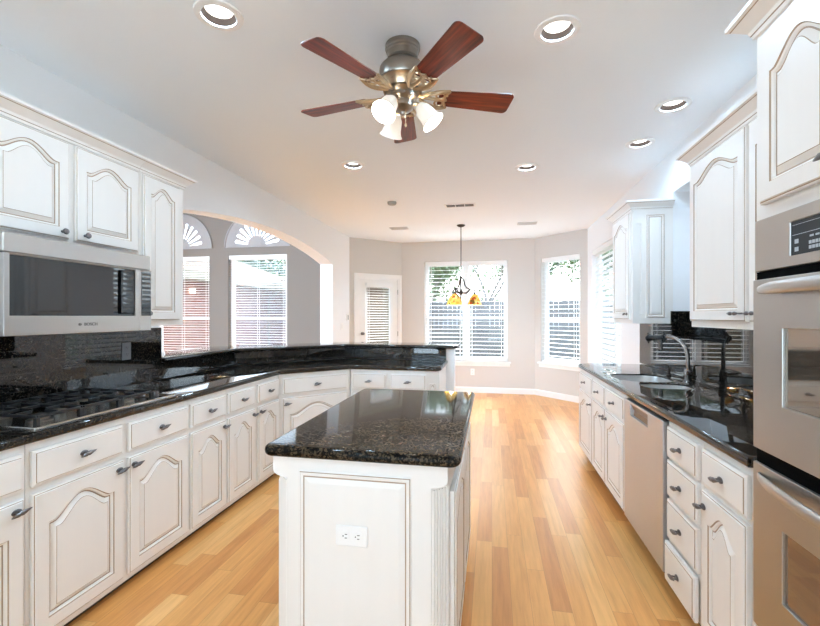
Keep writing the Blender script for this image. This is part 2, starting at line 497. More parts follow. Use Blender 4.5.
def text_mesh(body, size, mat, parent, loc, rot, name='lettering', extrude=0.0004):
    cu = bpy.data.curves.new('letters', 'FONT'); cu.body = body; cu.size = size; cu.extrude = extrude
    cu.align_x = 'CENTER'; cu.align_y = 'CENTER'
    t = bpy.data.objects.new('letters', cu); COL.objects.link(t)
    dg = bpy.context.evaluated_depsgraph_get()
    me = bpy.data.meshes.new_from_object(t.evaluated_get(dg))
    bpy.data.objects.remove(t); bpy.data.curves.remove(cu)
    me.materials.clear(); me.materials.append(mat)
    o = bpy.data.objects.new(name, me); COL.objects.link(o)
    o.location = loc; o.rotation_euler = rot; o.parent = parent
    return o

# ------------------------------------------------------------------ room constants
XL, XR, ZC = -2.425, 1.465, 2.745        # left wall, right wall, ceiling
YB = 7.80                                # bay back wall
YREAR = -2.6
BL, BM, BN, BR = (-2.425, 7.08), (-1.65, 7.80), (0.74, 7.80), (1.465, 7.08)
YLIV = 6.60                              # far wall of the room beyond the arch
XLIV = -6.6

# ------------------------------------------------------------------ structure
def struct(o, label=None):
    return tag(o, label, None, None, 'structure')

def rect(u0, v0, u1, v1): return [(u0, v0), (u1, v0), (u1, v1), (u0, v1)]

fl = MB().plate([(XLIV, YREAR), (XR + .15, YREAR), (XR + .15, 7.08), (0.80, 7.95), (-1.70, 7.95), (XL - .2, 7.15), (XL - .2, YLIV + .15), (XLIV, YLIV + .15)], (), -0.1, 0.0, 'z')
struct(fl.build('floor', OAK, smooth=False), 'honey oak plank floor')

CANS = [(-1.216, 1.743), (0.305, 2.138), (1.15, 3.04), (1.147, 3.658), (-1.234, 3.703), (0.315, 4.053)]
CANS_FILL = [(-1.22, -0.4), (0.31, -0.4)]  # unseen fill lights added behind the viewpoint
def circ(c, r, n=28): return [(c[0] + r * math.cos(2 * math.pi * k / n), c[1] + r * math.sin(2 * math.pi * k / n)) for k in range(n)]
ceil = MB().plate([(XL, YREAR), (XR, YREAR), BR, BN, BM, BL], [circ(c, 0.088) for c in CANS + CANS_FILL], ZC, ZC + 0.02, 'z')
ceil.box(XL - .2, YREAR - .15, ZC + 0.2, XR + .15, YB + .15, ZC + 0.25)
struct(ceil.build('ceiling', CEILP, smooth=False), 'white kitchen ceiling')

def wall(name, P, Q, holes, mat, h=ZC, t=0.15, z0=0.0, ext0=0.0, ext1=0.0):
    P = Vector(P); Q = Vector(Q); L = (Q - P).length; d = (Q - P) / L
    mb = MB().plate(rect(-ext0, z0, L + ext1, h), holes, 0.0, t, 'y')
    o = mb.build(name, mat, loc=(P.x, P.y, 0), rot=(0, 0, math.atan2(d.y, d.x)), smooth=False)
    return struct(o)

# right wall, u = 7.08 - Y
WR = (7.08 - 6.78, 0.60, 7.08 - 5.32, 2.35)
NICHE_Y0, NICHE_Y1, NICHE_Z0, NICHE_Z1, NICHE_D = 3.0, 3.872, 1.186, 2.40, 0.26
wall('wall_right', BR, (XR, YREAR), [rect(*WR), rect(7.08 - NICHE_Y1, NICHE_Z0, 7.08 - NICHE_Y0, NICHE_Z1)], WALLP)
nb = MB()   # recess box behind the wall over the sink
x0, x1 = XR + .15, XR + NICHE_D
nb.box(x1, NICHE_Y0 - .03, NICHE_Z0 - .03, x1 + .03, NICHE_Y1 + .03, NICHE_Z1 + .03)
nb.box(x0, NICHE_Y0 - .03, NICHE_Z0 - .03, x1, NICHE_Y0, NICHE_Z1 + .03)
nb.box(x0, NICHE_Y1, NICHE_Z0 - .03, x1, NICHE_Y1 + .03, NICHE_Z1 + .03)
nb.box(x0, NICHE_Y0, NICHE_Z1, x1, NICHE_Y1, NICHE_Z1 + .03)
nb.box(x0, NICHE_Y0, NICHE_Z0 - .03, x1, NICHE_Y1, NICHE_Z0)
struct(nb.build('wall_niche', WALLP, smooth=False))
LRD = math.hypot(BR[0] - BN[0], BR[1] - BN[1])
WD = (0.132, 0.585, 0.888, 2.375)
wall('wall_bay_right', BN, BR, [rect(*WD)], WALLP_DIM, ext0=.05, ext1=.05)
WB = (-1.222 + 1.65, 0.565, 0.279 + 1.65, 2.376)
wall('wall_back', BM, BN, [rect(*WB)], WALLP_DIM)
DU0, DU1, DZ = 0.19, 0.975, 2.045
wall('wall_bay_left', BL, BM, [rect(DU0 - .03, 0.0005, DU1 + .03, DZ + .02)], WALLP_DIM, ext0=.05, ext1=.05)
wall('wall_rear', (XR, YREAR), (XLIV, YREAR), [rect(.3, .35, 3.6, 2.5)], WALLP, ext0=.15, h=3.6)  # opening added in the unseen wall to admit the rear fill light

# left wall with the segmental arch
AY0, AY1, ASP, ARISE = 2.77, 6.30, 2.185, 0.185
half = (AY1 - AY0) / 2; rad_a = (half * half + ARISE * ARISE) / (2 * ARISE); cz = ASP + ARISE - rad_a
am = math.asin(half / rad_a)
arch = [((AY0 + AY1) / 2 + rad_a * math.sin(-am + 2 * am * k / 32), cz + rad_a * math.cos(-am + 2 * am * k / 32)) for k in range(33)]
lw = MB().plate([(YREAR, 0), (AY0, 0)] + arch + [(AY1, 0), (BL[1] + .05, 0), (BL[1] + .05, 3.6), (YREAR, 3.6)], (), XL - .21, XL, 'x')
struct(lw.build('wall_left', [WALLP], smooth=True, angle=20))

struct(MB().box(-5.5, -9.5, 2.85, 5.0, YREAR - .16, 3.0).build('roof_sky_block', CEILP, smooth=False))  # unseen shell added to keep sky light out of the rear opening
struct(MB().plate([(-5.6, -9.6), (5.1, -9.6), (5.1, YREAR - .16), (5.0, YREAR - .16), (5.0, -9.5), (-5.5, -9.5), (-5.5, YREAR - .16), (-5.6, YREAR - .16)], (), -.12, 2.849, 'z').build('wall_sky_block', CEILP, smooth=False))
struct(MB().box(-5.6, -9.6, -.25, 5.1, YREAR - .16, -.121).build('floor_sky_block', CEILP, smooth=False))  # unseen floor added to block the bright world from below
# ceiling fan-shaped windows wall of the room beyond
W1 = (-4.43, 0.30, -3.345, 2.415); W2 = (-5.871, 0.30, -4.786, 2.415)
AR = [(-3.888, 2.545, 0.58), (-5.33, 2.545, 0.58)]
def semi(cx, z, r, n=24): return [(cx + r * math.cos(math.pi * k / n), z + r * math.sin(math.pi * k / n)) for k in range(n + 1)]
lv = MB().plate(rect(XLIV, 0, XL - .21, 3.6), [rect(*W1), rect(*W2), semi(*AR[0]), semi(*AR[1])], YLIV, YLIV + .15, 'y')
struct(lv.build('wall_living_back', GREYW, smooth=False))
struct(MB().plate(rect(YREAR, 0, YLIV + .15, 3.6), [rect(-1.4, .45, 3.6, 3.1)], XLIV - .10, XLIV, 'x').build('wall_living_left', GREYW, smooth=False))  # unseen opening added so sky light reaches the kitchen through the arch
struct(MB().plate(rect(XLIV, YREAR, XL, YLIV + .15), [circ(c, .088) for c in ((-4.2, 4.4), (-5.4, 2.4), (-4.2, .6))], 3.6, 3.62, 'z').box(XLIV, YREAR, 3.75, XL, YLIV + .15, 3.8).build('ceiling_living', CEILP, smooth=False))

# half wall that carries the raised bar
HF = [(XL, AY0 + .002), (XL, 3.673), (-1.583, 4.515), (-0.39, 4.515)]
HB = [(-0.39, 4.645), (-1.637, 4.645), (-2.555, 3.727), (-2.555, AY0 + .002)]
struct(MB().plate(HF + HB, (), 0.0, 1.034, 'z').build('wall_peninsula', WALLP, smooth=False), 'grey half wall under the raised granite bar')

# baseboards
BBP = [(0, 0.0), (0.016, 0.0), (0.016, 0.075), (0.012, 0.088), (0.006, 0.095), (0.0, 0.10)]
def baseboard(name, path):
    mb, ls = sweep(path, BBP); mb.loops(ls, True, True)
    struct(mb.build(name, TRIM, smooth=False))
baseboard('baseboard_back', [(BM[0] + .02, BM[1]), BN, (BR[0], BR[1]), (XR, 4.45)])
baseboard('baseboard_left', [(XL, AY1 + .02), (XL, BL[1] - .001)])

# windows ---------------------------------------------------------------
def window(name, P, ang, u0, z0, u1, z1, meet, mull=(), sill=True, depth=.15, pane=None):
    """frame in a wall opening; local u along the wall, y outward"""
    root = bpy.data.objects.new(name, None); COL.objects.link(root)
    root.location = (P[0], P[1], 0); root.rotation_euler = (0, 0, ang); struct(root)
    f = MB(); t = .04; ya, yb = .085, .14; g = .001
    f.box(u0 + g, ya, z0 + g, u0 + t, yb, z1 - g); f.box(u1 - t, ya, z0 + g, u1 - g, yb, z1 - g)
    f.box(u0 + t, ya, z1 - t, u1 - t, yb, z1 - g); f.box(u0 + t, ya, z0 + g, u1 - t, yb, z0 + t)
    cuts = [u0 + t] + [x for m in mull for x in (m - .035, m + .035)] + [u1 - t]
    for m in mull: f.box(m - .035, ya - .03, z0 + t, m + .035, yb, z1 - t)
    for a, b in zip(cuts[::2], cuts[1::2]):
        if meet: f.box(a, ya + .005, meet - .022, b, yb - .005, meet + .022)
        f.box(a, ya + .01, z0 + t, a + .03, yb - .01, z1 - t); f.box(b - .03, ya + .01, z0 + t, b, yb - .01, z1 - t)
        f.box(a + .03, ya + .01, z1 - t - .03, b - .03, yb - .01, z1 - t); f.box(a + .03, ya + .01, z0 + t, b - .03, yb - .01, z0 + t + .035)
    f.build('window_frame', TRIM, root, smooth=False)
    MB().box(u0 + t + .001, .118, z0 + t + .001, u1 - t - .001, .122, z1 - t - .001).build('pane', pane or PANE, root, smooth=False)
    if sill:
        s = MB(); s.cbox(u0 - .05, -.045, z0 - .03, u1 + .05, -.0005, z0 - .0, .004); s.box(u0 + .001, 0, z0 + .0005, u1 - .001, .084, z0 + .004)
        s.cbox(u0 - .035, -.018, z0 - .085, u1 + .035, -.0005, z0 - .031, .003)
        s.build('window_sill', TRIM, root)
    return root

def blind(label, P, ang, u0, z0, u1, z1, pitch=.072, width=.055, tilt=3, y=.042, valance=True, tapes=(0.14, 0.86), group=None, yaw_open=0):
    root = thing('window_blind', label, 'window blind', (P[0], P[1], 0), ang, group)
    h = MB()
    h.cbox(u0, y - .036, z1 - .068, u1, y - .026, z1, .003)
    h.box(u0 + .004, y - .025, z1 - .045, u1 - .004, y + .025, z1 - .002)
    h.build('headrail', BLIND, root)
    s = MB(); z = z1 - .085; tl = R(tilt)
    while z > z0 + .05:
        n = 4; lt = []
        for k in range(n + 1):
            q = (k / n - .5) * width; cr = .003 * (1 - (2 * k / n - 1) ** 2)
            lt.append((y + q * math.cos(tl), z + q * math.sin(tl) + cr))
        up = [(u0 + .004, a, b + .0014) for a, b in lt]; dn = [(u0 + .004, a, b - .0014) for a, b in reversed(lt)]
        A = up + dn; B = [(u1 - .004, p[1], p[2]) for p in A]
        s.loops([A, B], True, True)
        z -= pitch
    s.build('slats', BLIND, root)
    MB().cbox(u0 + .004, y - .027, z0 + .004, u1 - .004, y + .027, z0 + .026, .003).build('bottom_rail', BLIND, root)
    c = MB()
    for tt in tapes:
        u = u0 + (u1 - u0) * tt
        for yy in (y - .031, y + .031): c.box(u - .0022, yy - .0006, z0 + .026, u + .0022, yy + .0006, z1 - .045)
    c.build('ladder_cords', BLIND, root)
    return root

a_back = 0.0
window('window_1', BM, a_back, *WB, 1.344, [1.188])
a_rd = math.atan2(BR[1] - BN[1], BR[0] - BN[0])
window('window_2', BN, a_rd, *WD, 1.31)
window('window_3', BR, R(-90), *WR, None, [7.08 - 5.70])
window('window_4', (0, YLIV), 0, *W1, 1.335, pane=PANE_DIM)
window('window_5', (0, YLIV), 0, *W2, 1.335, pane=PANE_DIM)
blind('white slatted blind on left half of the window behind the pendant', BM, a_back, WB[0] + .012, WB[1] + .006, 1.183, WB[3] - .003, group='blinds in the breakfast bay')
blind('white slatted blind on right half of the window behind the pendant', BM, a_back, 1.193, WB[1] + .006, WB[2] - .012, WB[3] - .003, group='blinds in the breakfast bay')
blind('white slatted blind on the single angled bay window above the bare wall', BN, a_rd, WD[0] + .01, WD[1] + .006, WD[2] - .01, WD[3] - .003, group='blinds in the breakfast bay')
blind('wide blind on the side window beside the small upper cabinet', BR, R(-90), WR[0] + .01, WR[1] + .006, 7.08 - 5.715, WR[3] - .003, tilt=64, group='blinds in the breakfast bay')
blind('narrow blind at the end of the granite counter, under the small cabinet', BR, R(-90), 7.08 - 5.695, WR[1] + .006, WR[2] - .01, WR[3] - .003, tilt=64, tapes=(.3,), group='blinds in the breakfast bay')
blind('open blind on the brick-view window right of the grey pier', (0, YLIV), 0, W1[0] + .01, W1[1] + .006, W1[2] - .01, W1[3] - .003, pitch=.042, width=.018, tilt=2, tapes=(.06, .5, .94), group='blinds beyond the arch')
blind('open blind on the brick-view window next to the tall upper cabinet', (0, YLIV), 0, W2[0] + .01, W2[1] + .006, W2[2] - .01, W2[3] - .003, pitch=.042, width=.018, tilt=2, tapes=(.06, .5, .94), group='blinds beyond the arch')

# half-round sunburst shades
def sunburst(label, cx, z, r):
    root = thing('sunburst_shade', label, 'arched window shade', (cx, YLIV - .036, z), 0, 'sunburst shades beyond the arch')
    rays = []
    nr = 11
    for k in range(nr):
        a = math.pi * (k + .75) / (nr + .5); r0, r1 = .17, .43 - .03 * abs(math.cos(a)); w0, w1 = .012, .026
        ca, sa = math.cos(a), math.sin(a)
        rays.append([(r0 * ca + w0 * sa, .02 + r0 * sa - w0 * ca), (r1 * ca + w1 * sa, .02 + r1 * sa - w1 * ca),
                     ((r1 + .015) * ca, .02 + (r1 + .015) * sa),
                     (r1 * ca - w1 * sa, .02 + r1 * sa + w1 * ca), (r0 * ca - w0 * sa, .02 + r0 * sa + w0 * ca)])
    MB().plate(semi(0, 0.0, r + .02, 32), rays, .02, .035, 'y').build('shade_panel', SHGREY, root, smooth=False)
    hub = MB().plate(semi(0, .02, .10, 16), (), .010, .0198, 'y'); hub.build('hub', SHGREY, root, smooth=False)
    rim = MB(); 
    outer = semi(0, 0.0, r + .024, 32); inner = [(p[0] * .955, p[1] * .955 + .012) for p in reversed(outer)]
    rim.plate(outer + inner, (), .006, .0198, 'y'); rim.build('rim', SHGREY, root, smooth=False)
SHGREY = principled('shade_fabric', srgb(166, 164, 163), 0.7)
sunburst('half-round sunburst shade over the right window beyond the arch', *AR[0])
sunburst('half-round sunburst shade partly behind the tall upper cabinet', *AR[1])
for i, (cx, z, r) in enumerate(AR):
    MB().plate(semi(cx, z + .002, r - .004, 24), (), YLIV + .10, YLIV + .104, 'y')
    p = MB().plate(semi(cx, z + .002, r - .004, 24), (), YLIV + .10, YLIV + .104, 'y').build('window_%d' % (6 + i), PANE, smooth=False)
    struct(p)

# glazed door in the left bay wall
def bay_door():
    a = math.atan2(BM[1] - BL[1], BM[0] - BL[0])
    root = bpy.data.objects.new('door_1', None); COL.objects.link(root); struct(root, 'white glazed back door with a blind over its glass')
    root.location = (BL[0], BL[1], 0); root.rotation_euler = (0, 0, a)
    c = MB()
    c.cbox(DU0 - .105, -.018, 0.001, DU0 - .022, -.0005, DZ + .09, .004); c.cbox(DU1 + .022, -.018, 0.001, DU1 + .078, -.0005, DZ + .09, .004)
    c.cbox(DU0 - .022, -.018, DZ + .015, DU1 + .022, -.0005, DZ + .09, .004)
    c.box(DU0 - .029, 0.0, .001, DU0 - .004, .149, DZ + .019); c.box(DU1 + .004, 0, .001, DU1 + .029, .149, DZ + .019); c.box(DU0 - .004, 0, DZ + .001, DU1 + .004, .149, DZ + .019)
    c.build('door_casing', TRIM, root)
    g = (DU0 + .14, .28, DU1 - .16, 1.90)
    MB().plate(rect(DU0, .012, DU1, DZ - .004), [rect(*g)], .02, .062, 'y').build('door_leaf', TRIM, root, smooth=False)
    m = MB()
    for q in ((g[0] - .02, g[1] - .02, g[0] + .008, g[3] + .02), (g[2] - .008, g[1] - .02, g[2] + .02, g[3] + .02), (g[0] + .008, g[1] - .02, g[2] - .008, g[1] + .008), (g[0] + .008, g[3] - .008, g[2] - .008, g[3] + .02)):
        m.cbox(q[0], .010, q[1], q[2], .0198, q[3], .003)
    m.build('glass_bead', TRIM, root)
    MB().box(g[0] + .001, .04, g[1] + .001, g[2] - .001, .044, g[3] - .001).build('pane', PANE, root, smooth=False)
    k = MB(); xf = Matrix.Translation((DU0 + .062, .0198, 1.07)) @ Matrix.Rotation(R(90), 4, 'X')
    k.lathe([(.028, 0), (.028, .006), (.011, .010), (.011, .03), (.022, .036), (.027, .048), (.022, .060), (.006, .064)], n=20, xf=xf)
    k.build('door_knob', PEWTER, root)
    hg = MB()
    for z in (.3, 1.05, 1.82): hg.tube([(DU1 + .004, .010, z - .045), (DU1 + .004, .010, z + .045)], .007, 8)
    hg.build('hinge', NICKEL, root)
    t = blind('white blind hung over the glass of the back door', BL, a, g[0] - .03, g[1] - .01, g[2] + .03, g[3] + .065, pitch=.045, width=.030, tilt=4, y=-.022, tapes=(.1, .9))
bay_door()

# ------------------------------------------------------------------ cabinet parts
def arch_shape(t):
    a = abs(t)
    if a >= .86: return 0.0
    return (0.5 * (1 + math.cos(math.pi * a / .86))) ** .7

def arch_loop(w, h, ins, rise, y, K=22, top=None):
    top = ins if top is None else top
    x0, x1 = ins, w - ins; zs = h - top - rise; mid = w / 2; hw = (x1 - x0) / 2
    pts = [(x0, y, ins), (x1, y, ins)]
    for k in range(K + 1):
        t = 1 - 2 * k / K
        pts.append((mid + t * hw, y, zs + rise * arch_shape(t)))
    return pts

def rect_loop(w, h, ins, y, K=22):
    x0, x1 = ins, w - ins; mid = w / 2; hw = (x1 - x0) / 2
    pts = [(x0, y, ins), (x1, y, ins)]
    for k in range(K + 1):
        pts.append((mid + (1 - 2 * k / K) * hw, y, h - ins))
    return pts

def door_mb(w, h, rise=.06, stile=.058, thick=.021, dep=1.0):
    K = 22; T = -thick
    ls = [rect_loop(w, h, 0, 0, K), rect_loop(w, h, 0, T + .007, K), rect_loop(w, h, .004, T + .005, K), rect_loop(w, h, .0068, T + .0035, K), rect_loop(w, h, .009, T, K)]
    mats = [0, 0, 1, 0]
    for ins, y, m in ((stile, T, 0), (stile + .003, T + .004 * dep, 1), (stile + .009, T + .0065 * dep, 0), (stile + .012, T + .0125 * dep, 0), (stile + .0165, T + .0130 * dep, 1), (stile + .034, T + .0025 * dep, 0), (stile + .036, T + .0015 * dep, 1 if dep == 1.0 else 0)):
        ls.append(arch_loop(w, h, ins, rise, y, K) if rise else rect_loop(w, h, ins, y, K)); mats.append(m)
    return MB().loops(ls, True, True, mats + [0])

def drawer_mb(w, h, thick=.021):
    K = 2; T = -thick
    ls = [rect_loop(w, h, 0, 0, K), rect_loop(w, h, 0, T + .007, K), rect_loop(w, h, .006, T + .0055, K), rect_loop(w, h, .0115, T + .004, K), rect_loop(w, h, .0135, T + .001, K), rect_loop(w, h, .016, T, K)]
    return MB().loops(ls, True, True, [0, 0, 0, 1, 0, 0])

def pull_mesh():
    mb = MB(); xf = Matrix.Rotation(R(90), 4, 'Y')
    # leaf-like bar along x, on a short post with a rosette
    pr = [(.0006, -.038), (.003, -.033), (.0052, -.024), (.0075, -.014), (.0062, -.006), (.0085, .002), (.0075, .010), (.0048, .022), (.0028, .032), (.0006, .040)]
    mb.lathe(pr, (0, 0, 0), 12, 0, Matrix.Translation((0, -.026, 0)) @ Matrix.Rotation(R(-10), 4, 'Y') @ xf @ Matrix.Diagonal((1.25, .9, 1, 1)))
    for sx in (-.010, .010): mb.tube([(sx, -.024, 0), (sx, -.004, -.001)], .0042, 8)
    mb.lathe([(.0125, 0), (.0125, .003), (.008, .006)], (0, 0, 0), 14, 0, Matrix.Diagonal((1.5, 1, 1, 1)) @ Matrix.Rotation(R(90), 4, 'X'))
    return mb
PULL = None
def pull(parent, x, z, y=-.021, tilt=0):
    global PULL
    if PULL is None:
        PULL = pull_mesh().build('handle', PEWTER); o = PULL
    else:
        o = PULL.copy(); COL.objects.link(o)
    o.name = 'handle'; o.parent = parent; o.location = (x, y, z); o.rotation_euler = (0, R(tilt), 0)
    return o
def spindle(parent, x, z, y=-.021):
    mb = MB(); xf = Matrix.Rotation(R(90), 4, 'Y')
    pr = [(.0008, -.046), (.004, -.042), (.0045, -.036), (.009, -.024), (.0095, -.016), (.005, -.005), (.004, 0), (.005, .005), (.0095, .016), (.009, .024), (.0045, .036), (.004, .042), (.0008, .046)]
    mb.lathe(pr, (0, 0, 0), 12, 0, Matrix.Translation((0, -.024, 0)) @ xf)
    for sx in (-.039, .039): mb.tube([(sx, -.023, 0), (sx, 0, 0)], .0038, 8)
    return mb.build('handle', PEWTER, parent, loc=(x, y, z))
def knob(parent, x, z, y=-.021):
    mb = MB().lathe([(.007, 0), (.006, .012), (.013, .017), (.0155, .023), (.013, .029), (.005, .032)], (0, 0, 0), 16, 0, Matrix.Rotation(R(90), 4, 'X'))
    return mb.build('knob', PEWTER, parent, loc=(x, y, z))

def add_door(root, x, z, w, h, rise=.06, hand=None, kind='pull', stile=.058, name='door'):
    d = door_mb(w, h, rise, stile).build(name, [PAINT, GLAZE], root, loc=(x, -.001, z), smooth=False)
    if hand:
        {'pull': pull, 'spindle': spindle, 'knob': knob}[kind](d, hand[0], hand[1])
    return d
def add_drawer(root, x, z, w, h, hand=True, out=0.0, name='drawer'):
    mb = drawer_mb(w, h)
    if out:   # pulled out a little: the drawer box shows behind its front
        mb.box(.02, 0, .02, w - .02, out + .0005, h - .02)
    d = mb.build(name, [PAINT, GLAZE], root, loc=(x, -.001 - out, z), smooth=False)
    if hand: pull(d, w / 2, h / 2)
    return d

def base_body(root, w, depth=.608, kick=.06, kickz=.09, dark=False, top=.873):
    mb = MB()
    mb.box(0, 0, kickz, w, depth, top)
    mb.box(0, kick, 0.0, w, depth, kickz)
    mb.build('cabinet_body', [PAINT], root, smooth=False)
    if dark: MB().box(0, kick - .004, 0.0005, w, kick - .0005, kickz - .0005).build('toe_kick', DARKKICK, root, smooth=False)
    else: MB().box(0, kick - .012, 0.0005, w, kick - .0005, .028).build('shoe_molding', GLAZE, root, smooth=False)

G = .0015
# ------------------------------------------------------------------ left base run (faces +X)
FXL = -1.815
def left_unit(label, y0, y1):
    return thing('base_cabinet', label, 'base cabinet', (FXL, y0 + G, 0), R(90), 'base cabinets left of the island')
KL, KZ = .05, .045
u = left_unit('white base cabinet cut off by the bottom left corner of the photo', .80, 1.376)
base_body(u, .576 - 2 * G, kick=KL, kickz=KZ, dark=True)
o = .80 + G
add_drawer(u, .83 - o, .695, .532, .145); add_door(u, .83 - o, .078, .532, .587, .075, (.50, .547))
u = left_unit('wide white base cabinet with two doors below the gas cooktop', 1.376, 2.295)
base_body(u, .919 - 2 * G, kick=KL, kickz=KZ, dark=True); o = 1.376 + G
for a, b, hx in ((1.393, 1.822, .40), (1.854, 2.282, .028)):
    add_drawer(u, a - o, .695, b - a, .145); add_door(u, a - o, .078, b - a, .587, .075, (hx, .547))
u = left_unit('narrow one-door white base cabinet just past the cooktop', 2.295, 2.672)
base_body(u, .377 - 2 * G, kick=KL, kickz=KZ, dark=True); o = 2.295 + G
add_drawer(u, 2.309 - o, .695, .349, .145); add_door(u, 2.309 - o, .078, .349, .587, .065, (.322, .547))
u = left_unit('white two-door base cabinet beside the angled corner cabinet', 2.672, 3.412)
base_body(u, .740 - 2 * G, kick=KL, kickz=KZ, dark=True); o = 2.672 + G
for a, b, hx in ((2.686, 3.025, .312), (3.073, 3.40, .028)):
    add_drawer(u, a - o, .695, b - a, .145); add_door(u, a - o, .078, b - a, .587, .065, (hx, .547))
# 45 degree corner unit
u = thing('corner_base_cabinet', 'angled white corner base cabinet with one wide arched door', 'base cabinet', (FXL, 3.42, 0), R(45))
w = .686
pl = [(.006, 0), (w - .006, 0), (w + .425, .425), (w + .247, .603), (-.247, .603), (-.425, .425)]
mb = MB().plate(pl, (), KZ, .873, 'z'); mb.plate([(.02, KL), (w - .02, KL)] + pl[2:], (), 0, KZ, 'z')
mb.build('cabinet_body', PAINT, u, smooth=False)
add_drawer(u, .035, .695, w - .07, .145); add_door(u, .035, .078, w - .07, .587, .085, (.035, .537))
# peninsula unit (faces -Y)
u = thing('base_cabinet', 'white two-drawer base cabinet at the free end of the peninsula', 'base cabinet', (-1.325, 3.905, 0), 0)
w = .85
base_body(u, w, kick=KL, kickz=KZ, dark=True)
add_drawer(u, .022, .695, .332, .145); add_drawer(u, .391, .695, .338, .145)
add_door(u, .022, .078, .332, .587, .065, (.305, .547)); add_door(u, .391, .078, .338, .587, .065, (.028, .547))
mb = door_mb(.055, .60, 0, .006, .010, .3); mb.build('pilaster_panel', [PAINT, GLAZE], u, loc=(.762, -.0005, .16), smooth=False)

# ------------------------------------------------------------------ worktops
ZT0, ZT1 = .874, .914
left_top = [(-1.79, .80), (-1.79, 3.41), (-1.32, 3.88), (-.50, 3.88), (-.458, 3.93), (-.458, 4.513), (-1.5838, 4.513), (-2.4235, 3.6735), (-2.4235, .80)]
tag(slab_mb(left_top, ZT0, ZT1, .014).build('granite_worktop', GRANITE_P), 'dark granite worktop running under the cooktop and round the peninsula', 'worktop')
# splash + bar
sp = MB()
sp.plate(rect(.80, .9145, AY0 - .002, 1.294), (), XL + .0005, XL + .0205, 'x')
tag(sp.build('granite_backsplash', GRANITE_P, smooth=False), 'glossy dark granite backsplash on wall behind the gas cooktop', 'backsplash')
F1 = [(XL + .0005, AY0), (XL + .0005, 3.673), (-1.583, 4.5145), (-.476, 4.5145)]
F2 = [(-.476, 4.4945), (-1.5915, 4.4945), (-2.4045, 3.6815), (-2.4045, AY0)]
tag(MB().plate(F1 + F2, (), .9145, 1.0335, 'z').build('granite_upstand', GRANITE_P, smooth=False), 'low granite upstand between peninsula worktop and raised bar', 'backsplash')
bar = [(-2.385, AY0 + .012), (-2.385, 3.657), (-1.567, 4.475), (-.385, 4.475), (-.352, 4.508), (-.352, 4.93), (-1.755, 4.93), (-2.84, 3.845), (-2.84, 3.0), (-2.70, AY0 + .012)]
tag(slab_mb(bar, 1.035, 1.070, .015).build('granite_bar_top', GRANITE_P), 'raised dark granite bar top along the peninsula', 'bar top')

# right worktop with sink cut-outs
def rrect(x0, y0, x1, y1, r): return round_corners([(x0, y0), (x1, y0), (x1, y1), (x0, y1)], r)
BOWL_A = rrect(.915, 3.285, 1.29, 3.72, .13)      # large bowl (far)
BOWL_B = rrect(.985, 2.995, 1.29, 3.245, .09)      # small bowl (near)
FXR = .855
right_top = [(.83, 1.602), (1.4635, 1.602), (1.4635, 4.50), (.93, 4.50), (.83, 4.42)]
tag(slab_mb(right_top, ZT0, ZT1, .014, [list(reversed(BOWL_A)), list(reversed(BOWL_B))]).build('granite_worktop', GRANITE_P), 'dark granite worktop with sink and faucet by the wall ovens', 'worktop')
rs = MB().plate([(1.602, .9145), (4.617, .9145), (4.617, 1.316), (NICHE_Y1, 1.316), (NICHE_Y1, NICHE_Z0), (NICHE_Y0, NICHE_Z0), (NICHE_Y0, 1.316), (1.602, 1.316)], (), XR - .0205, XR - .0005, 'x')
tag(rs.build('granite_backsplash', GRANITE_P, smooth=False), 'tall dark granite backsplash behind the sink', 'backsplash')
nl = MB()
nl.box(XR - .0205, NICHE_Y0 + .001, NICHE_Z0 + .0005, XR + NICHE_D - .001, NICHE_Y1 - .001, NICHE_Z0 + .022)
nl.box(XR + NICHE_D - .02, NICHE_Y0 + .001, NICHE_Z0 + .0225, XR + NICHE_D - .001, NICHE_Y1 - .001, 1.42)
nl.box(XR - .0205, NICHE_Y1 - .018, NICHE_Z0 + .0225, XR + NICHE_D - .0205, NICHE_Y1 - .001, 1.42)
nl.box(XR - .0205, NICHE_Y0 + .001, NICHE_Z0 + .0225, XR + NICHE_D - .0205, NICHE_Y0 + .018, 1.42)
tag(nl.build('granite_niche_ledge', GRANITE_P, smooth=False), 'dark granite ledge lining the wall recess above the sink', 'ledge')

# sink
SINKM = principled('satin_sink_steel', srgb(222, 221, 219), 0.38, metal=1.0)
sk = thing('kitchen_sink', 'stainless double-bowl sink set under the granite', 'sink', (0, 0, 0))
def bowl(name, outline, depth):
    mb = MB(); ls = []
    for ins, z in ((.0025, ZT1 - .010), (.0035, ZT1 - .010), (.006, ZT0 - .03), (.012, ZT0 - depth + .03), (.03, ZT0 - depth + .008), (.06, ZT0 - depth)):
        q = offset_poly(outline, ins); ls.append([(p[0], p[1], z) for p in q])
    for ins, z in ((.06, ZT0 - depth - .003), (.028, ZT0 - depth + .004), (.003, ZT0 - depth + .03), (.0012, ZT1 - .010)):
        q = offset_poly(outline, ins); ls.append([(p[0], p[1], z) for p in q])
    n = len(ls[0]); mb.loops(ls, False, False)
    vs = [p for p in ls[5]]; mb.add(vs, [tuple(range(n))]); vs = [p for p in ls[6]]; mb.add(vs, [tuple(range(n))])
    mb.add([p for p in ls[0]] + [p for p in ls[-1]], [(k, (k + 1) % n, n + (k + 1) % n, n + k) for k in range(n)])
    o_ = mb.build(name, SINKM, sk, angle=50)
    cx = sum(p[0] for p in outline) / len(outline); cy = sum(p[1] for p in outline) / len(outline)
    MB().lathe([(.042, 0), (.042, .003), (.03, .004), (.026, .001)], (cx, cy, ZT0 - depth + .0005), 20).build('drain', NICKEL, o_)
bowl('bowl', BOWL_A, .19)
bowl('bowl', BOWL_B, .15)

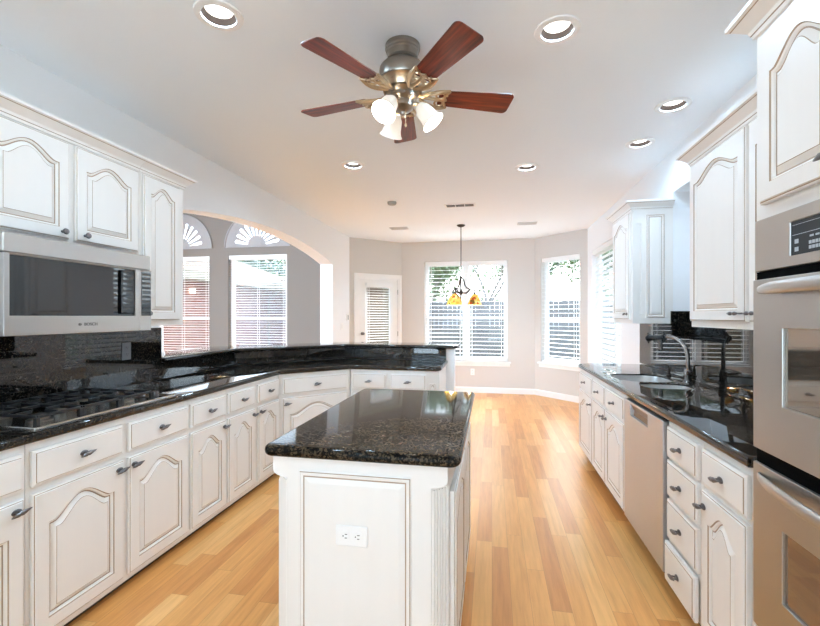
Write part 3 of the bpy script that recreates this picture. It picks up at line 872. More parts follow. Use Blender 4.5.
# faucet
FAUCETM = principled('aged_steel', srgb(138, 132, 127), 0.24, metal=1.0)
fc = thing('kitchen_faucet', 'bronze and steel gooseneck pull-out faucet behind the sink', 'faucet', (1.335, 3.28, ZT1 + .0005))
b = MB(); b.lathe([(.032, 0), (.032, .008), (.024, .014), (.021, .05), (.023, .055), (.023, .085), (.018, .095)], n=22); b.build('base', FAUCETM, fc)
import mathutils
sd = Vector((-.50, .87, 0)).normalized()
pts = [Vector((0, 0, .09)), Vector((0, 0, .17))]
for k in range(1, 11):
    a = math.pi * .56 * k / 10; rr = .145
    pts.append(Vector((0, 0, .17)) + sd * (rr * (1 - math.cos(a))) + Vector((0, 0, rr * math.sin(a))))
MB().tube(pts, .0125, 12).build('spout', FAUCETM, fc)
tan = (pts[-1] - pts[-2]).normalized(); e = pts[-1]
hd = MB(); hp = [e - tan * .004, e + tan * .03, e + tan * .08, e + tan * .13, e + tan * .16]
hd.tube(hp, [.015, .017, .016, .022, .021], 14)
hd.tube([e + tan * .008, e + tan * .018], [.025, .025], 14)
hd.tube([e + tan * .135, e + tan * .145], [.028, .028], 14)
sidev = tan.cross(Vector((0, 0, 1))).normalized(); upv = sidev.cross(tan).normalized()
for q in (e + tan * .012, e + tan * .10, e + tan * .15):
    hd.tube([q - upv * .04, q + upv * .04], .0055, 8)
hd.build('spray_head', BLACKP, fc)
lv_ = MB(); lv_.tube([(0, -.02, .07), (.0, -.045, .07)], [.019, .016], 14); lv_.tube([(0, -.045, .07), (-.02, -.075, .078), (-.05, -.115, .09)], [.008, .007, .005], 10)
lv_.build('lever', BRONZE, fc)
sd_ = thing('soap_dispenser', 'small dark soap pump standing behind the far sink bowl', 'soap dispenser', (1.355, 3.66, ZT1 + .0005))
MB().lathe([(.018, 0), (.018, .006), (.011, .012), (.011, .055), (.008, .06)], n=16).build('pump_base', BRONZE, sd_)
MB().tube([(0, 0, .058), (0, 0, .075), (-.012, .006, .083), (-.05, .02, .08)], [.006, .006, .006, .004], 10).build('nozzle', BRONZE, sd_)

# ------------------------------------------------------------------ right base run (faces -X)
def right_unit(label, yhi, ylo, name='base_cabinet'):
    u = thing(name, label, 'base cabinet', (FXR, yhi - G, 0), R(-90), 'base cabinets along the sink wall')
    return u, (lambda Y: yhi - G - Y), yhi - ylo - 2 * G
u, lx, w = right_unit('white one-door base cabinet at the window end of sink counter', 4.44, 3.872)
base_body(u, w, dark=True)
add_drawer(u, lx(4.421), .697, .533, .146); add_door(u, lx(4.421), .115, .533, .56, .07, (.50, .50))
# sink base: open-topped carcass so that the bowls hang inside
u, lx, w = right_unit('white two-door sink base cabinet left of the dishwasher', 3.868, 2.962)
mb = MB(); mb.box(0, 0, .09, w, .02, .873); mb.box(0, .02, .09, .018, .608, .873); mb.box(w - .018, .02, .09, w, .608, .873); mb.box(.018, .59, .09, w - .018, .608, .873); mb.box(.018, .02, .09, w - .018, .59, .11); mb.box(0, .06, 0, w, .608, .09)
mb.build('cabinet_body', PAINT, u, smooth=False)
MB().box(0, .056, .0005, w, .0595, .0895).build('toe_kick', DARKKICK, u, smooth=False)
for a, b_, hx in ((3.851, 3.459, .364), (3.43, 2.985, .028)):
    add_drawer(u, lx(a), .697, a - b_, .146); add_door(u, lx(a), .115, a - b_, .56, .065, (hx, .50))
u, lx, w = right_unit('white four-drawer base cabinet right of the dishwasher', 2.305, 1.953, 'drawer_cabinet')
base_body(u, w, dark=True)
for z0, z1, out in ((.697, .843, 0), (.512, .682, 0), (.307, .492, 0), (.100, .287, .010)):
    add_drawer(u, lx(2.288), z0, .312, z1 - z0, out=out)
u, lx, w = right_unit('white drawer-over-door base cabinet against the wall ovens', 1.950, 1.602)
base_body(u, w, dark=True)
add_drawer(u, lx(1.934), .697, .312, .146); add_door(u, lx(1.934), .115, .312, .56, .06, (.026, .50))

# dishwasher
POCKET = principled('pocket_reflection', srgb(140, 108, 74), 0.3, metal=1.0)  # steel pocket; its copper reflection is put into the colour
dw = thing('dishwasher', 'stainless dishwasher with recessed handle under sink counter', 'dishwasher', (FXR, 2.955, 0), R(-90))
W = .642
MB().box(.004, .01, .10, W - .004, .58, .868).build('tub', BLACKP, dw, smooth=False)
MB().box(.004, .055, .0, W - .004, .57, .099).build('toe_kick', BLACKP, dw, smooth=False)
hole = rect(.125, .772, .425, .842)
dm = MB().plate(rect(.006, .112, W - .006, .858), [hole], -.024, .009, 'y')
dm.build('door', STEEL, dw, bevel=.003, smooth=False)
pk = MB(); pk.box(.122, .0, .769, .428, .0092, .845)
pk.add([(.125, -.022, .842), (.425, -.022, .842), (.425, -.0005, .80), (.125, -.0005, .80), (.125, -.004, .772), (.425, -.004, .772)], [(0, 1, 2, 3), (3, 2, 5, 4)])
pk.build('handle_pocket', POCKET, dw, smooth=False)

# ------------------------------------------------------------------ crown molding helper
CZ0 = 2.262
CPROF = [(0, CZ0), (.008, CZ0), (.011, CZ0 + .012), (.014, CZ0 + .014), (.018, CZ0 + .026), (.036, CZ0 + .042), (.052, CZ0 + .056), (.055, CZ0 + .058), (.064, CZ0 + .062), (.064, CZ0 + .076), (0, CZ0 + .076)]
CMATS = [0, 0, 1, 0, 0, 0, 1, 0, 0, 0, 0]
def crown(root, path, dz=0.0):
    mb, ls = sweep(path, [(a, b + dz) for a, b in CPROF])
    # strip the faces with their own materials
    n = len(CPROF)
    for i in range(len(ls) - 1):
        for k in range(n):
            k2 = (k + 1) % n
            mb.add([ls[i][k], ls[i][k2], ls[i + 1][k2], ls[i + 1][k]], [(0, 1, 2, 3)], CMATS[k])
    mb.add(ls[0], [tuple(range(n))]); mb.add(ls[-1], [tuple(range(n))])
    return mb.build('crown_molding', [PAINT, GLAZE], root, smooth=False)

# ------------------------------------------------------------------ left uppers
FUL = -2.115
u = thing('wall_cabinet', 'short white two-door upper cabinet above the microwave', 'upper cabinet', (FUL, 1.385, 0), R(90))
w = .862
MB().box(0, 0, 1.733, w, .308, CZ0 + .045).build('cabinet_body', PAINT, u, smooth=False)
add_door(u, .025, 1.765, .392, .488, .06, (.350, .034), 'knob', .055); add_door(u, .450, 1.765, .395, .488, .06, (.045, .034), 'knob', .055)
crown(u, [(0, 0), (w, 0)])
u = thing('wall_cabinet', 'tall narrow white upper cabinet between microwave and arch', 'upper cabinet', (FUL, 2.2495, 0), R(90))
w = .382
MB().box(0, 0, 1.317, w, .308, CZ0 + .045).build('cabinet_body', PAINT, u, smooth=False)
add_door(u, .022, 1.352, .310, .90, .055, (.022, .045), 'knob', .052)
crown(u, [(0, 0), (w, 0), (w, .308)])

# microwave
mw = thing('microwave', 'stainless over-the-range microwave with black glass door', 'microwave', (-1.99, 1.412, 1.296), R(90))
W, Hh = .775, .434
MB().box(0, .012, .006, W, .43, Hh).build('body', BLACKP, mw, smooth=False)
v = MB(); v.cbox(0, -.016, Hh - .083, W, .011, Hh, .004); v.build('vent_panel', STEEL_H, mw)
d = MB().plate(rect(0, .0, .690, Hh - .086), [rect(.022, .085, .660, Hh - .092)], -.022, .011, 'y'); d = d.build('door', STEEL_H, mw, bevel=.003, smooth=False)
MB().box(.0225, -.012, .0855, .6595, .010, Hh - .0925).build('window', BGLASS, d, smooth=False)
hm = MB(); hm.cbox(.565, -.030, .096, .650, -.0125, Hh - .10, .006); hm.build('handle', BGLASS, d)
cp = MB().cbox(.692, -.022, 0, W, .011, Hh - .086, .003).build('control_panel', STEEL_H, mw)
MB().cbox(.700, -.0245, .086, .769, -.0225, Hh - .092, .001).build('touch_glass', BGLASS, cp)
text_mesh('BOSCH', .022, LOGO, d, (.388, -.0232, .043), (R(90), 0, 0), extrude=.0006)
rg = MB(); ring = [(.0075 * math.cos(2 * math.pi * k / 16), .0075 * math.sin(2 * math.pi * k / 16)) for k in range(16)]
rg.plate(ring, [[(p[0] * .78, p[1] * .78) for p in reversed(ring)]], -.0012, 0, 'y'); rg.box(-.003, -.0012, -.001, .003, 0, .001); rg.box(-.003, -.0012, -.004, -.0018, 0, .004); rg.box(.0018, -.0012, -.004, .003, 0, .004)
rg.build('emblem', LOGO, d, loc=(.330, -.0222, .043), smooth=False)
MB().box(.004, -.010, .0005, W - .004, .40, .0055).build('underside', BLACKP, mw, smooth=False)

# gas cooktop
ct = thing('gas_cooktop', 'stainless gas cooktop with black iron grates on left worktop', 'cooktop', (-1.82, 1.42, ZT1 + .0005), R(90))
CW, CD = .79, .51
tr = MB(); ol = round_corners(rect(0, 0, CW, CD), .012, 4)
tr.loops([[(p[0], p[1], 0) for p in ol], [(p[0], p[1], .007) for p in ol], [(p[0], p[1], .010) for p in offset_poly(ol, .004)], [(p[0], p[1], .010) for p in offset_poly(ol, .022)], [(p[0], p[1], .006) for p in offset_poly(ol, .028)]], True, True)
tr.build('tray', STEEL_S, ct)
burn = [(.12, .13, .036), (.12, .37, .044), (.335, .25, .056), (.545, .13, .044), (.545, .37, .036)]
for bx, by, br_ in burn:
    bn = MB(); bn.lathe([(br_ + .012, 0), (br_ + .012, .008), (br_, .012), (br_, .020)], (bx, by, .006), 24); bn = bn.build('burner', NICKEL, ct)
    MB().lathe([(br_ - .002, 0), (br_ + .002, .004), (br_ - .004, .009), (.004, .010)], (bx, by, .0265), 24).build('burner_cap', IRON, bn)
def grate(x0, x1):
    g = MB(); y0, y1, z, t = .035, CD - .035, .040, .006
    for yy in (y0, (y0 + y1) / 2, y1): g.cbox(x0, yy - t, z, x1, yy + t, z + .013, .002)
    for xx in (x0, x1): g.cbox(xx - t, y0, z, xx + t, y1, z + .013, .002)
    for yy in (y0 + (y1 - y0) * .25, y0 + (y1 - y0) * .75):
        for s in (-1, 1):
            xa = x0 if s < 0 else x1; xb = (x0 + x1) / 2 + s * .03
            g.cbox(xa, yy - t * .8, z + .002, xb, yy + t * .8, z + .016, .002)
        xm = (x0 + x1) / 2
        g.cbox(xm - t * .8, yy - .10, z + .002, xm + t * .8, yy - .035, z + .016, .002); g.cbox(xm - t * .8, yy + .035, z + .002, xm + t * .8, yy + .10, z + .016, .002)
    for xx in (x0, x1):
        for yy in (y0, y1): g.cbox(xx - .009, yy - .009, .0065, xx + .009, yy + .009, z + .004, .002)
    g.build('grate', IRON, ct)
grate(.032, .222); grate(.238, .430); grate(.446, .640)
for k in range(5):
    kb = MB().lathe([(.021, 0), (.021, .004), (.017, .006), (.016, .024), (.013, .027), (.004, .027)], (.712, .075 + .09 * k, .0062), 18)
    kb.box(.709, .075 + .09 * k - .015, .033, .715, .075 + .09 * k + .015, .0365)
    kb.build('knob', PEWTER, ct)

# ------------------------------------------------------------------ right uppers
FUR = 1.156
u = thing('wall_cabinet', 'white arched-door upper cabinet right of the sink recess', 'upper cabinet', (FUR, 2.79, 0), R(-90))
w = 1.19
MB().box(0, 0, 1.317, w, .3075, CZ0 + .045).build('cabinet_body', PAINT, u, smooth=False)
add_door(u, .020, 1.352, .558, .90, .065, (.505, .040), 'spindle', .055); add_door(u, .606, 1.352, .558, .90, .065, (.053, .040), 'spindle', .055)
crown(u, [(0, .3075), (0, 0), (w, 0)])
u = thing('wall_cabinet', 'small white upper cabinet beside the bay window', 'upper cabinet', (FUR, 4.42, 0), R(-90))
w = .54
MB().box(0, 0, 1.317, w, .3075, CZ0 + .045).build('cabinet_body', PAINT, u, smooth=False)
add_door(u, .025, 1.352, .49, .90, .065, (.445, .045), 'pull', .055)
crown(u, [(0, .3075), (0, 0), (w, 0), (w, .3075)])
# end panel towards the sink (faces -Y): fluted recess and a raised panel
e_ = MB(); e_.plate(rect(0.0, 1.318, .3065, CZ0 - .002), [rect(.022, 1.40, .066, 2.155)], -.012, 0, 'y')
ep = e_.build('end_panel', [PAINT], u, loc=(w + .0005, .0005, 0), rot=(0, 0, R(90)), smooth=False)
pm = door_mb(.145, .86, 0, .010, .012, .5).build('raised_panel', [PAINT, GLAZE], ep, loc=(.100, -.0122, 1.365), smooth=False)

# ------------------------------------------------------------------ oven tower
tw = thing('oven_cabinet', 'tall white cabinet built around the double wall ovens', 'tall cabinet', (FXR, 1.596, 0), R(-90))
W = .80
mb = MB()
mb.box(0, 0, .09, .019, .608, CZ0 + .075); mb.box(W - .019, 0, .09, W, .608, CZ0 + .075)
mb.box(.019, 0, 1.685, W - .019, .608, CZ0 + .075); mb.box(.019, 0, .09, W - .019, .608, .392); mb.box(.019, .59, .392, W - .019, .608, 1.685)
mb.box(0, .06, 0, W, .608, .09)
mb.build('cabinet_body', PAINT, tw, smooth=False)
add_door(tw, .044, 1.733, .355, .515, .06, (.318, .05), 'pull', .058); add_door(tw, .405, 1.733, .355, .515, .06, (.037, .05), 'pull', .058)
add_drawer(tw, .03, .12, .74, .25)
crown(tw, [(0, .225), (0, 0), (W, 0), (W, .225)], .03)

ov = thing('double_wall_oven', 'stainless double wall oven at the right edge of the photo', 'oven', (FXR, 1.596 - .036, 0), R(-90))
W = .735
MB().box(.004, .004, .396, W - .004, .57, 1.675).build('cavity', BLACKP, ov, smooth=False)
ft = MB()
for x0_, x1_, za, zb in ((0, W, 1.5205, 1.682),):
    ft.plate(rect(x0_, za, x1_, zb), [rect(.165, 1.550, W - .165, 1.645)], -.026, .002, 'y')
cp = ft.build('control_panel', STEEL_H, ov, bevel=.003, smooth=False)
MB().box(.1655, -.022, 1.5505, W - .1655, .001, 1.6445).build('display', DISPLAY, cp, smooth=False)
ky = MB()
for i in range(2): ky.box(.18, -.0228, 1.560 + .022 * i, .195, -.0222, 1.572 + .022 * i)
for i in range(7):
    for j in range(2): ky.box(.235 + .012 * i, -.0228, 1.560 + .013 * j, .2445 + .012 * i, -.0222, 1.569 + .013 * j)
for i in range(4): ky.box(.238 + .021 * i, -.0228, 1.592, .252 + .021 * i, -.0222, 1.597)
ky.box(.17, -.0226, 1.606, W - .17, -.0222, 1.6075); ky.box(.17, -.0226, 1.634, W - .17, -.0222, 1.6352)
ky.build('keypad', KEYS, cp, smooth=False)
def oven_door(z0, z1, wz0, wz1, hz):
    win = rect(.140, wz0, W - .140, wz1)
    d = MB().plate(rect(0, z0, W, z1), [win], -.030, .002, 'y').build('oven_door', STEEL_H, ov, bevel=.002, smooth=False)
    MB().box(.1405, -.022, wz0 + .0005, W - .1405, .001, wz1 - .0005).build('oven_window', MUSTARD, d, smooth=False)
    h = MB(); pts = []
    for k in range(25):
        t = k / 24; x = .018 + (W - .036) * t
        bow = .052 * max(0, math.sin(math.pi * t)) ** .6
        pts.append((x, -.024 - bow, hz))
    ls = []
    for i_, p in enumerate(pts):
        e_ = min(1, .45 + min(i_, 24 - i_) * .14)
        ls.append([(p[0], p[1] + .010 * e_ * math.cos(a), p[2] + .018 * e_ * math.sin(a)) for a in [2 * math.pi * q / 14 for q in range(14)]])
    h.loops(ls, True, True)
    h.build('handle', STEEL_H, d)
oven_door(.962, 1.494, 1.115, 1.345, 1.462)
oven_door(.400, .916, .545, .755, .880)
MB().box(.001, -.020, .400, W - .001, .0, 1.519).build('seal', MATTEB, ov, smooth=False)

# ------------------------------------------------------------------ island
isl = thing('kitchen_island', 'white kitchen island with fluted corners and dark granite top', 'kitchen island', (-.455, 2.04, 0))
IX0, IX1, IY0, IY1 = -.785 + .455, -.147 + .455, 1.44 - 2.04, 2.64 - 2.04
ch = .056
def octa(ins): 
    a, b, c, d = IX0 + ins, IX1 - ins, IY0 + ins, IY1 - ins; h_ = ch
    return [(a + h_, c), (b - h_, c), (b, c + h_), (b, d - h_), (b - h_, d), (a + h_, d), (a, d - h_), (a, c + h_)]
bd = MB().plate(octa(0), (), .0, .795, 'z')
bd.plate(rect(IX0, IY0, IX1, IY1), (), .82, .8735, 'z')
# coved stops between the chamfers and the square top
st = []
for k in range(5):
    t = k / 4; h_ = ch * (1 - math.sin(t * math.pi / 2)); z = .795 + .025 * (1 - math.cos(t * math.pi / 2))
    h_ = max(h_, .0005); a, b, c, d = IX0, IX1, IY0, IY1
    st.append([(x, y, z) for x, y in [(a + h_, c), (b - h_, c), (b, c + h_), (b, d - h_), (b - h_, d), (a + h_, d), (a, d - h_), (a, c + h_)]])
bd.loops(st, True, True)
bd.build('island_body', PAINT, isl, smooth=False)
# front panel
pw = .412
pn = door_mb(pw, .762, 0, .006, .010, .35); pn.build('front_panel', [PAINT, GLAZE], isl, loc=(-.682 + .455, IY0 - .0005, .065), smooth=False)
for cx, cy, rot_ in ((IX1, IY0, 45), (IX0, IY0, -45), (IX1, IY1, 135), (IX0, IY1, -135)):
    f_ = MB(); wch = ch * math.sqrt(2)
    for k in range(6): f_.tube([(-wch / 2 + .010 + (wch - .020) * k / 5, -.0005, .03), (-wch / 2 + .010 + (wch - .020) * k / 5, -.0005, .785)], .0052, 8)
    f_.box(-wch / 2 + .001, -.006, .001, wch / 2 - .001, -.0003, .028)
    sx = -1 if cx > 0 else 1; sy = -1 if cy > 0 else 1
    f_.build('fluted_corner', PAINT, isl, loc=(cx + sx * ch / 2, cy + sy * ch / 2, 0), rot=(0, 0, R(rot_)))
# right side: two panelled doors, left side: two panelled doors
for k in range(2):
    L = (IY1 - IY0 - 2 * ch - .06) / 2
    d = door_mb(L, .66, .06, .055).build('side_panel', [PAINT, GLAZE], isl, loc=(IX1 + .001, IY0 + ch + .02 + k * (L + .02), .10), rot=(0, 0, R(90)), smooth=False)
    d = door_mb(L, .66, .06, .055).build('side_door', [PAINT, GLAZE], isl, loc=(IX0 - .001, IY1 - ch - .02 - k * (L + .02), .10), rot=(0, 0, R(-90)), smooth=False)
    pull(d, L - .03 if k == 0 else .03, .60)
itop = round_corners(rect(-.818 + .455, 1.41 - 2.04, -.102 + .455, 2.67 - 2.04), [.04, .04, .03, .03], 6)
slab_mb(itop, .874, .914, .019).build('granite_top', GRANITE, isl)

def outlet(name, label, cat, loc, rz, horiz=False, plate_m=None, slot_m=None, switch=False, n_sw=1):
    t = thing(name, label, cat, loc, rz)
    rot = (0, R(90), 0) if horiz else (0, 0, 0)
    wd = .072 if n_sw == 1 else .072 + .046 * (n_sw - 1)
    p = MB().cbox(-wd / 2, -.006, -.058, wd / 2, 0, .058, .003).build('cover_plate', plate_m or PLASTIC, t, rot=rot)
    if switch:
        for i in range(n_sw):
            xx = (i - (n_sw - 1) / 2) * .046
            MB().cbox(xx - .016, -.010, -.033, xx + .016, -.0062, .033, .002).build('rocker', plate_m or PLASTIC, p)
    else:
        for s in (-1, 1):
            q = MB(); q.loops([[(a[0], y, a[1] + s * .0225) for a in round_corners(rect(-.016, -.0145, .016, .0145), .008, 4)] for y in (-.0062, -.0085)], True, True)
            q = q.build('socket', plate_m or PLASTIC, p)
            sl = MB(); z = s * .0225
            sl.box(-.0075, -.0089, z - .001, -.0050, -.0086, z + .008); sl.box(.0050, -.0089, z - .001, .0075, -.0086, z + .007); sl.box(-.002, -.0089, z - .009, .002, -.0086, z - .005)
            sl.build('slots', slot_m or SLOT, q, smooth=False)
    return t
outlet('wall_outlet', 'white double outlet mounted sideways on the island end', 'electrical outlet', (-.480, 1.44 - .0112, .614), 0, True)
outlet('wall_outlet', 'white outlet on the wall below the bay window', 'electrical outlet', (-.345, YB - .0005, .372), 0)
outlet('wall_outlet', 'grey and black outlet on granite right of the cooktop', 'electrical outlet', (XL + .021, 2.455, 1.145), R(90), False, GREYPL, BLACKP)
outlet('wall_outlet', 'black outlet on the granite behind the faucet', 'electrical outlet', (XR - .021, 4.08, 1.146), R(-90), False, BLACKP, SLOT)
outlet('light_switch', 'white switch plate on the wall between arch and back door', 'light switch', (XL + .0005, 6.70, 1.21), R(90), switch=True, n_sw=2)
kh = thing('thermostat', 'small white wall control with dark strip beside the back door', 'thermostat', (XL + .0005, 6.955, 1.36), R(90))
MB().cbox(-.045, -.018, -.06, .045, 0, .06, .004).build('housing', PLASTIC, kh)
MB().cbox(-.012, -.0215, -.045, .012, -.0185, .04, .001).build('screen', SLOT, kh)

# ------------------------------------------------------------------ ceiling things
def can(c, label, group='recessed ceiling lights', z=ZC, power=CAN_POWER):
    t = thing('recessed_light', label, 'ceiling light', (c[0], c[1], z), 0, group)
    MB().lathe([(.074, -.0005), (.074, -.008), (.082, -.010), (.104, -.006), (.106, -.0005)], n=32, caps=(False, False)).build('trim_ring', TRIM, t)
    MB().lathe([(.074, -.006), (.080, -.004), (.083, .05), (.083, .095), (.080, .095), (.079, .05), (.072, -.002)], n=32, caps=(False, False)).build('baffle', BAFFLE, t)
    MB().lathe([(.002, .016), (.045, .017), (.060, .024), (.067, .040), (.067, .09), (.002, .09)], n=28).build('lens', LENS, t)
    ld = bpy.data.lights.new('can_lamp', 'AREA'); ld.shape = 'DISK'; ld.size = .10; ld.energy = power; ld.color = CAN_COLOR; ld.spread = R(170)
    lo = bpy.data.objects.new('can_lamp', ld); COL.objects.link(lo); lo.parent = t; lo.location = (0, 0, .004)
labels = ['recessed ceiling light above the left upper cabinets, nearest and largest', 'recessed ceiling light right of the fan near the top of photo',
          'recessed ceiling light nearest the right upper cabinets crown', 'recessed ceiling light further back of the pair along the sink wall',
          'recessed ceiling light left of the fan light, over the peninsula', 'recessed ceiling light in the middle of ceiling, right of the air vent']
for c, l, pw in zip(CANS, labels, (4.2, 4.4, 2.0, 1.4, 4.5, 4.5)): can(c, l, power=pw)
for c in CANS_FILL: can(c, 'added recessed fill light behind the viewpoint, out of view', 'added fill lights behind the viewpoint', power=2.5)

for c in ((-4.2, 4.4), (-5.4, 2.4), (-4.2, .6)):  # unseen fill lights added to brighten the far room
    can(c, 'added recessed fill light in the room beyond the arch, hidden from view', 'added fill lights beyond the arch', 3.6, 1.5)
vt = thing('ceiling_vent', 'white three-section ceiling air vent in front of pendant', 'air vent', (-.386, 5.285, ZC - .0005))
f_ = MB()
cells = [(-.165 + .113 * i, -.055, -.165 + .113 * i + .104, .055) for i in range(3)]
f_.plate(rect(-.19, -.085, .19, .085), [list(reversed(rect(*q))) for q in cells], -.008, 0, 'z'); f_.build('frame', TRIM, vt, smooth=False)
for q in cells:
    s_ = MB()
    for k in range(6):
        y = q[1] + .012 + k * .0175
        s_.add([(q[0], y - .006, -.010), (q[2], y - .006, -.010), (q[2], y + .006, -.001), (q[0], y + .006, -.001), (q[0], y - .0045, -.0112), (q[2], y - .0045, -.0112), (q[2], y + .0075, -.0022), (q[0], y + .0075, -.0022)],
               [(0, 1, 2, 3), (7, 6, 5, 4), (0, 4, 5, 1), (1, 5, 6, 2), (2, 6, 7, 3), (3, 7, 4, 0)])
    s_.box(q[0], q[1], -.0008, q[2], q[3], 0.0004)
    s_.build('louvers', VENTG, vt, smooth=False)
for c, l in (((-1.417, 6.488), 'flat white register flush in ceiling above the back door'), ((.505, 6.493), 'flat white register flush in ceiling above the right bay window')):
    q = thing('ceiling_register', l, 'air vent', (c[0], c[1], ZC - .0005))
    MB().cbox(-.14, -.075, -.012, .14, .075, 0, .004).build('frame', REGIST, q)
    s_ = MB()
    for k in range(6): s_.box(-.12, -.055 + .02 * k, -.016, .12, -.047 + .02 * k, -.0122)
    s_.build('louvers', REGIST, q, smooth=False)
sm = thing('smoke_detector', 'small round beige smoke detector on ceiling left of air vent', 'smoke detector', (-1.166, 4.949, ZC - .0005))
MB().lathe([(.062, 0), (.062, -.012)], n=28).build('base_plate', PLASTIC, sm)
MB().lathe([(.055, -.0122), (.054, -.032), (.046, -.044), (.020, -.050), (.003, -.050)], n=28).build('cover', NICKEL, sm)

# ceiling fan -----------------------------------------------------------
FC = (-.444, 2.12)
fan = thing('ceiling_fan', 'five-blade mahogany ceiling fan with three frosted glass lights', 'ceiling fan', (FC[0], FC[1], ZC))
MB().lathe([(.088, -.0005), (.088, -.020), (.083, -.026), (.083, -.034), (.078, -.040), (.076, -.066), (.062, -.078), (.055, -.082)], n=36).build('canopy', NICKEL, fan)
MB().lathe([(.056, -.0825), (.100, -.100), (.116, -.118), (.118, -.130), (.118, -.175), (.112, -.186), (.098, -.198), (.088, -.212), (.088, -.236), (.072, -.252)], n=40).build('motor_housing', NICKEL, fan)
bz = MB(); bz.lathe([(.121, -.186), (.116, -.184), (.100, -.204), (.094, -.231), (.097, -.233), (.106, -.208), (.121, -.190)], n=40, caps=(False, False))
bz.build('brass_band', BRASS, fan)
ho = MB()
for k in range(20):
    a = 2 * math.pi * k / 20
    xf = Matrix.Rotation(a, 4, 'Z') @ Matrix.Translation((.1045, 0, -.208)) @ Matrix.Rotation(R(118), 4, 'Y')
    ho.lathe([(.0055, -.001), (.0055, .0012)], n=8, xf=xf)
ho.build('vent_holes', BLACKP, fan)
BZ = -.248
def blade_mb():
    mb = MB(); r0, r1 = .185, .572; w0, w1 = .052, .074
    ol = round_corners([(r0, -w0), (r1, -w1), (r1, w1), (r0, w0)], [.018, .026, .026, .018], 6)
    mb.loops([[(p[0], p[1], z) for p in (offset_poly(ol, i) if i else ol)] for i, z in ((.0015, -.003), (0, -.0018), (0, .0018), (.0015, .003))], True, True)
    return mb
def bracket_mb():
    mb = MB()
    # scrolled iron: two mirrored curls plus a stem and cross rib
    for s in (-1, 1):
        pts = []
        for k in range(16):
            t = k / 15
            pts.append((.090 + .145 * t, s * (.014 + .045 * math.sin(min(t * 1.25, 1) * math.pi / 2)), -.004 - .010 * math.sin(t * math.pi)))
        mb.tube(pts, [.007 + .004 * math.sin(math.pi * k / 15) for k in range(16)], 8)
        q = [(.190 + .022 * math.cos(a), s * (.026 + .020 * math.sin(a)), -.008) for a in [k * 2 * math.pi / 14 for k in range(15)]]
        mb.tube(q, .005, 6)
        mb.tube([(.235, s * .058, -.005), (.225, s * .045, -.007), (.212, s * .020, -.008), (.222, 0, -.008)], .006, 8)
    mb.tube([(.085, 0, .008), (.12, 0, -.002), (.16, 0, -.008), (.222, 0, -.008)], [.012, .010, .008, .006], 8)
    for q in ((.222, .0), (.222, .032), (.222, -.032)): mb.lathe([(.007, -.012), (.007, -.004)], (q[0], q[1], 0), 10)
    return mb
for i, ang in enumerate((20, -50, -120, 170, 100)):
    b = blade_mb().build('blade', MAHOG, fan, loc=(0, 0, BZ), rot=(R(12), 0, R(ang)))
    b.rotation_euler = (Matrix.Rotation(R(ang), 4, 'Z') @ Matrix.Rotation(R(-12), 4, 'X')).to_euler()
    bracket_mb().build('blade_bracket', BRASS, b)
MB().lathe([(.070, -.2525), (.070, -.270), (.058, -.278), (.050, -.285), (.056, -.292), (.056, -.312), (.040, -.327), (.014, -.334), (.010, -.348), (.003, -.352)], n=30).build('light_kit', NICKEL, fan)
for i, ang in enumerate((4, -114, 126)):
    a = R(ang); dx, dy = math.cos(a), math.sin(a)
    arm = MB(); arm.tube([(.045 * dx, .045 * dy, -.300), (.070 * dx, .070 * dy, -.295), (.088 * dx, .088 * dy, -.306)], [.010, .009, .012], 10)
    arm = arm.build('lamp_arm', BRASS, fan)
    xf = Matrix.Translation((.086 * dx, .086 * dy, -.306)) @ Matrix.Rotation(a, 4, 'Z') @ Matrix.Rotation(R(-38), 4, 'Y')
    sh = MB()
    prof = [(.024, 0), (.030, -.012), (.040, -.030), (.044, -.055), (.046, -.078), (.052, -.098), (.062, -.112), (.060, -.113), (.049, -.099), (.043, -.078), (.041, -.055), (.037, -.031), (.027, -.014), (.022, -.003)]
    sh.lathe(prof, n=28, xf=xf, caps=(False, False)); sh.build('lamp_shade', SHADE, fan)
    MB().lathe([(.004, -.018), (.014, -.028), (.023, -.050), (.023, -.060), (.014, -.074), (.003, -.079)], n=18, xf=xf).build('bulb', BULB, fan)
    ld = bpy.data.lights.new('fan_lamp', 'POINT'); ld.energy = 1.6; ld.shadow_soft_size = .03; ld.color = (1, .92, .80)
    lo = bpy.data.objects.new('fan_lamp', ld); COL.objects.link(lo); lo.parent = fan; lo.location = xf @ Vector((0, 0, -.105))
pc = MB(); pc.tube([(.02, -.02, -.33), (.02, -.02, -.40)], .0015, 6); pc.lathe([(.002, .012), (.006, .004), (.006, -.004), (.002, -.010)], (.02, -.02, -.41), 10); pc.build('pull_chain', BRASS, fan)

AMBERB = principled('amber_bulb', srgb(240, 200, 130), 0.4, emit=(1, .75, .4, 1), estr=.6)
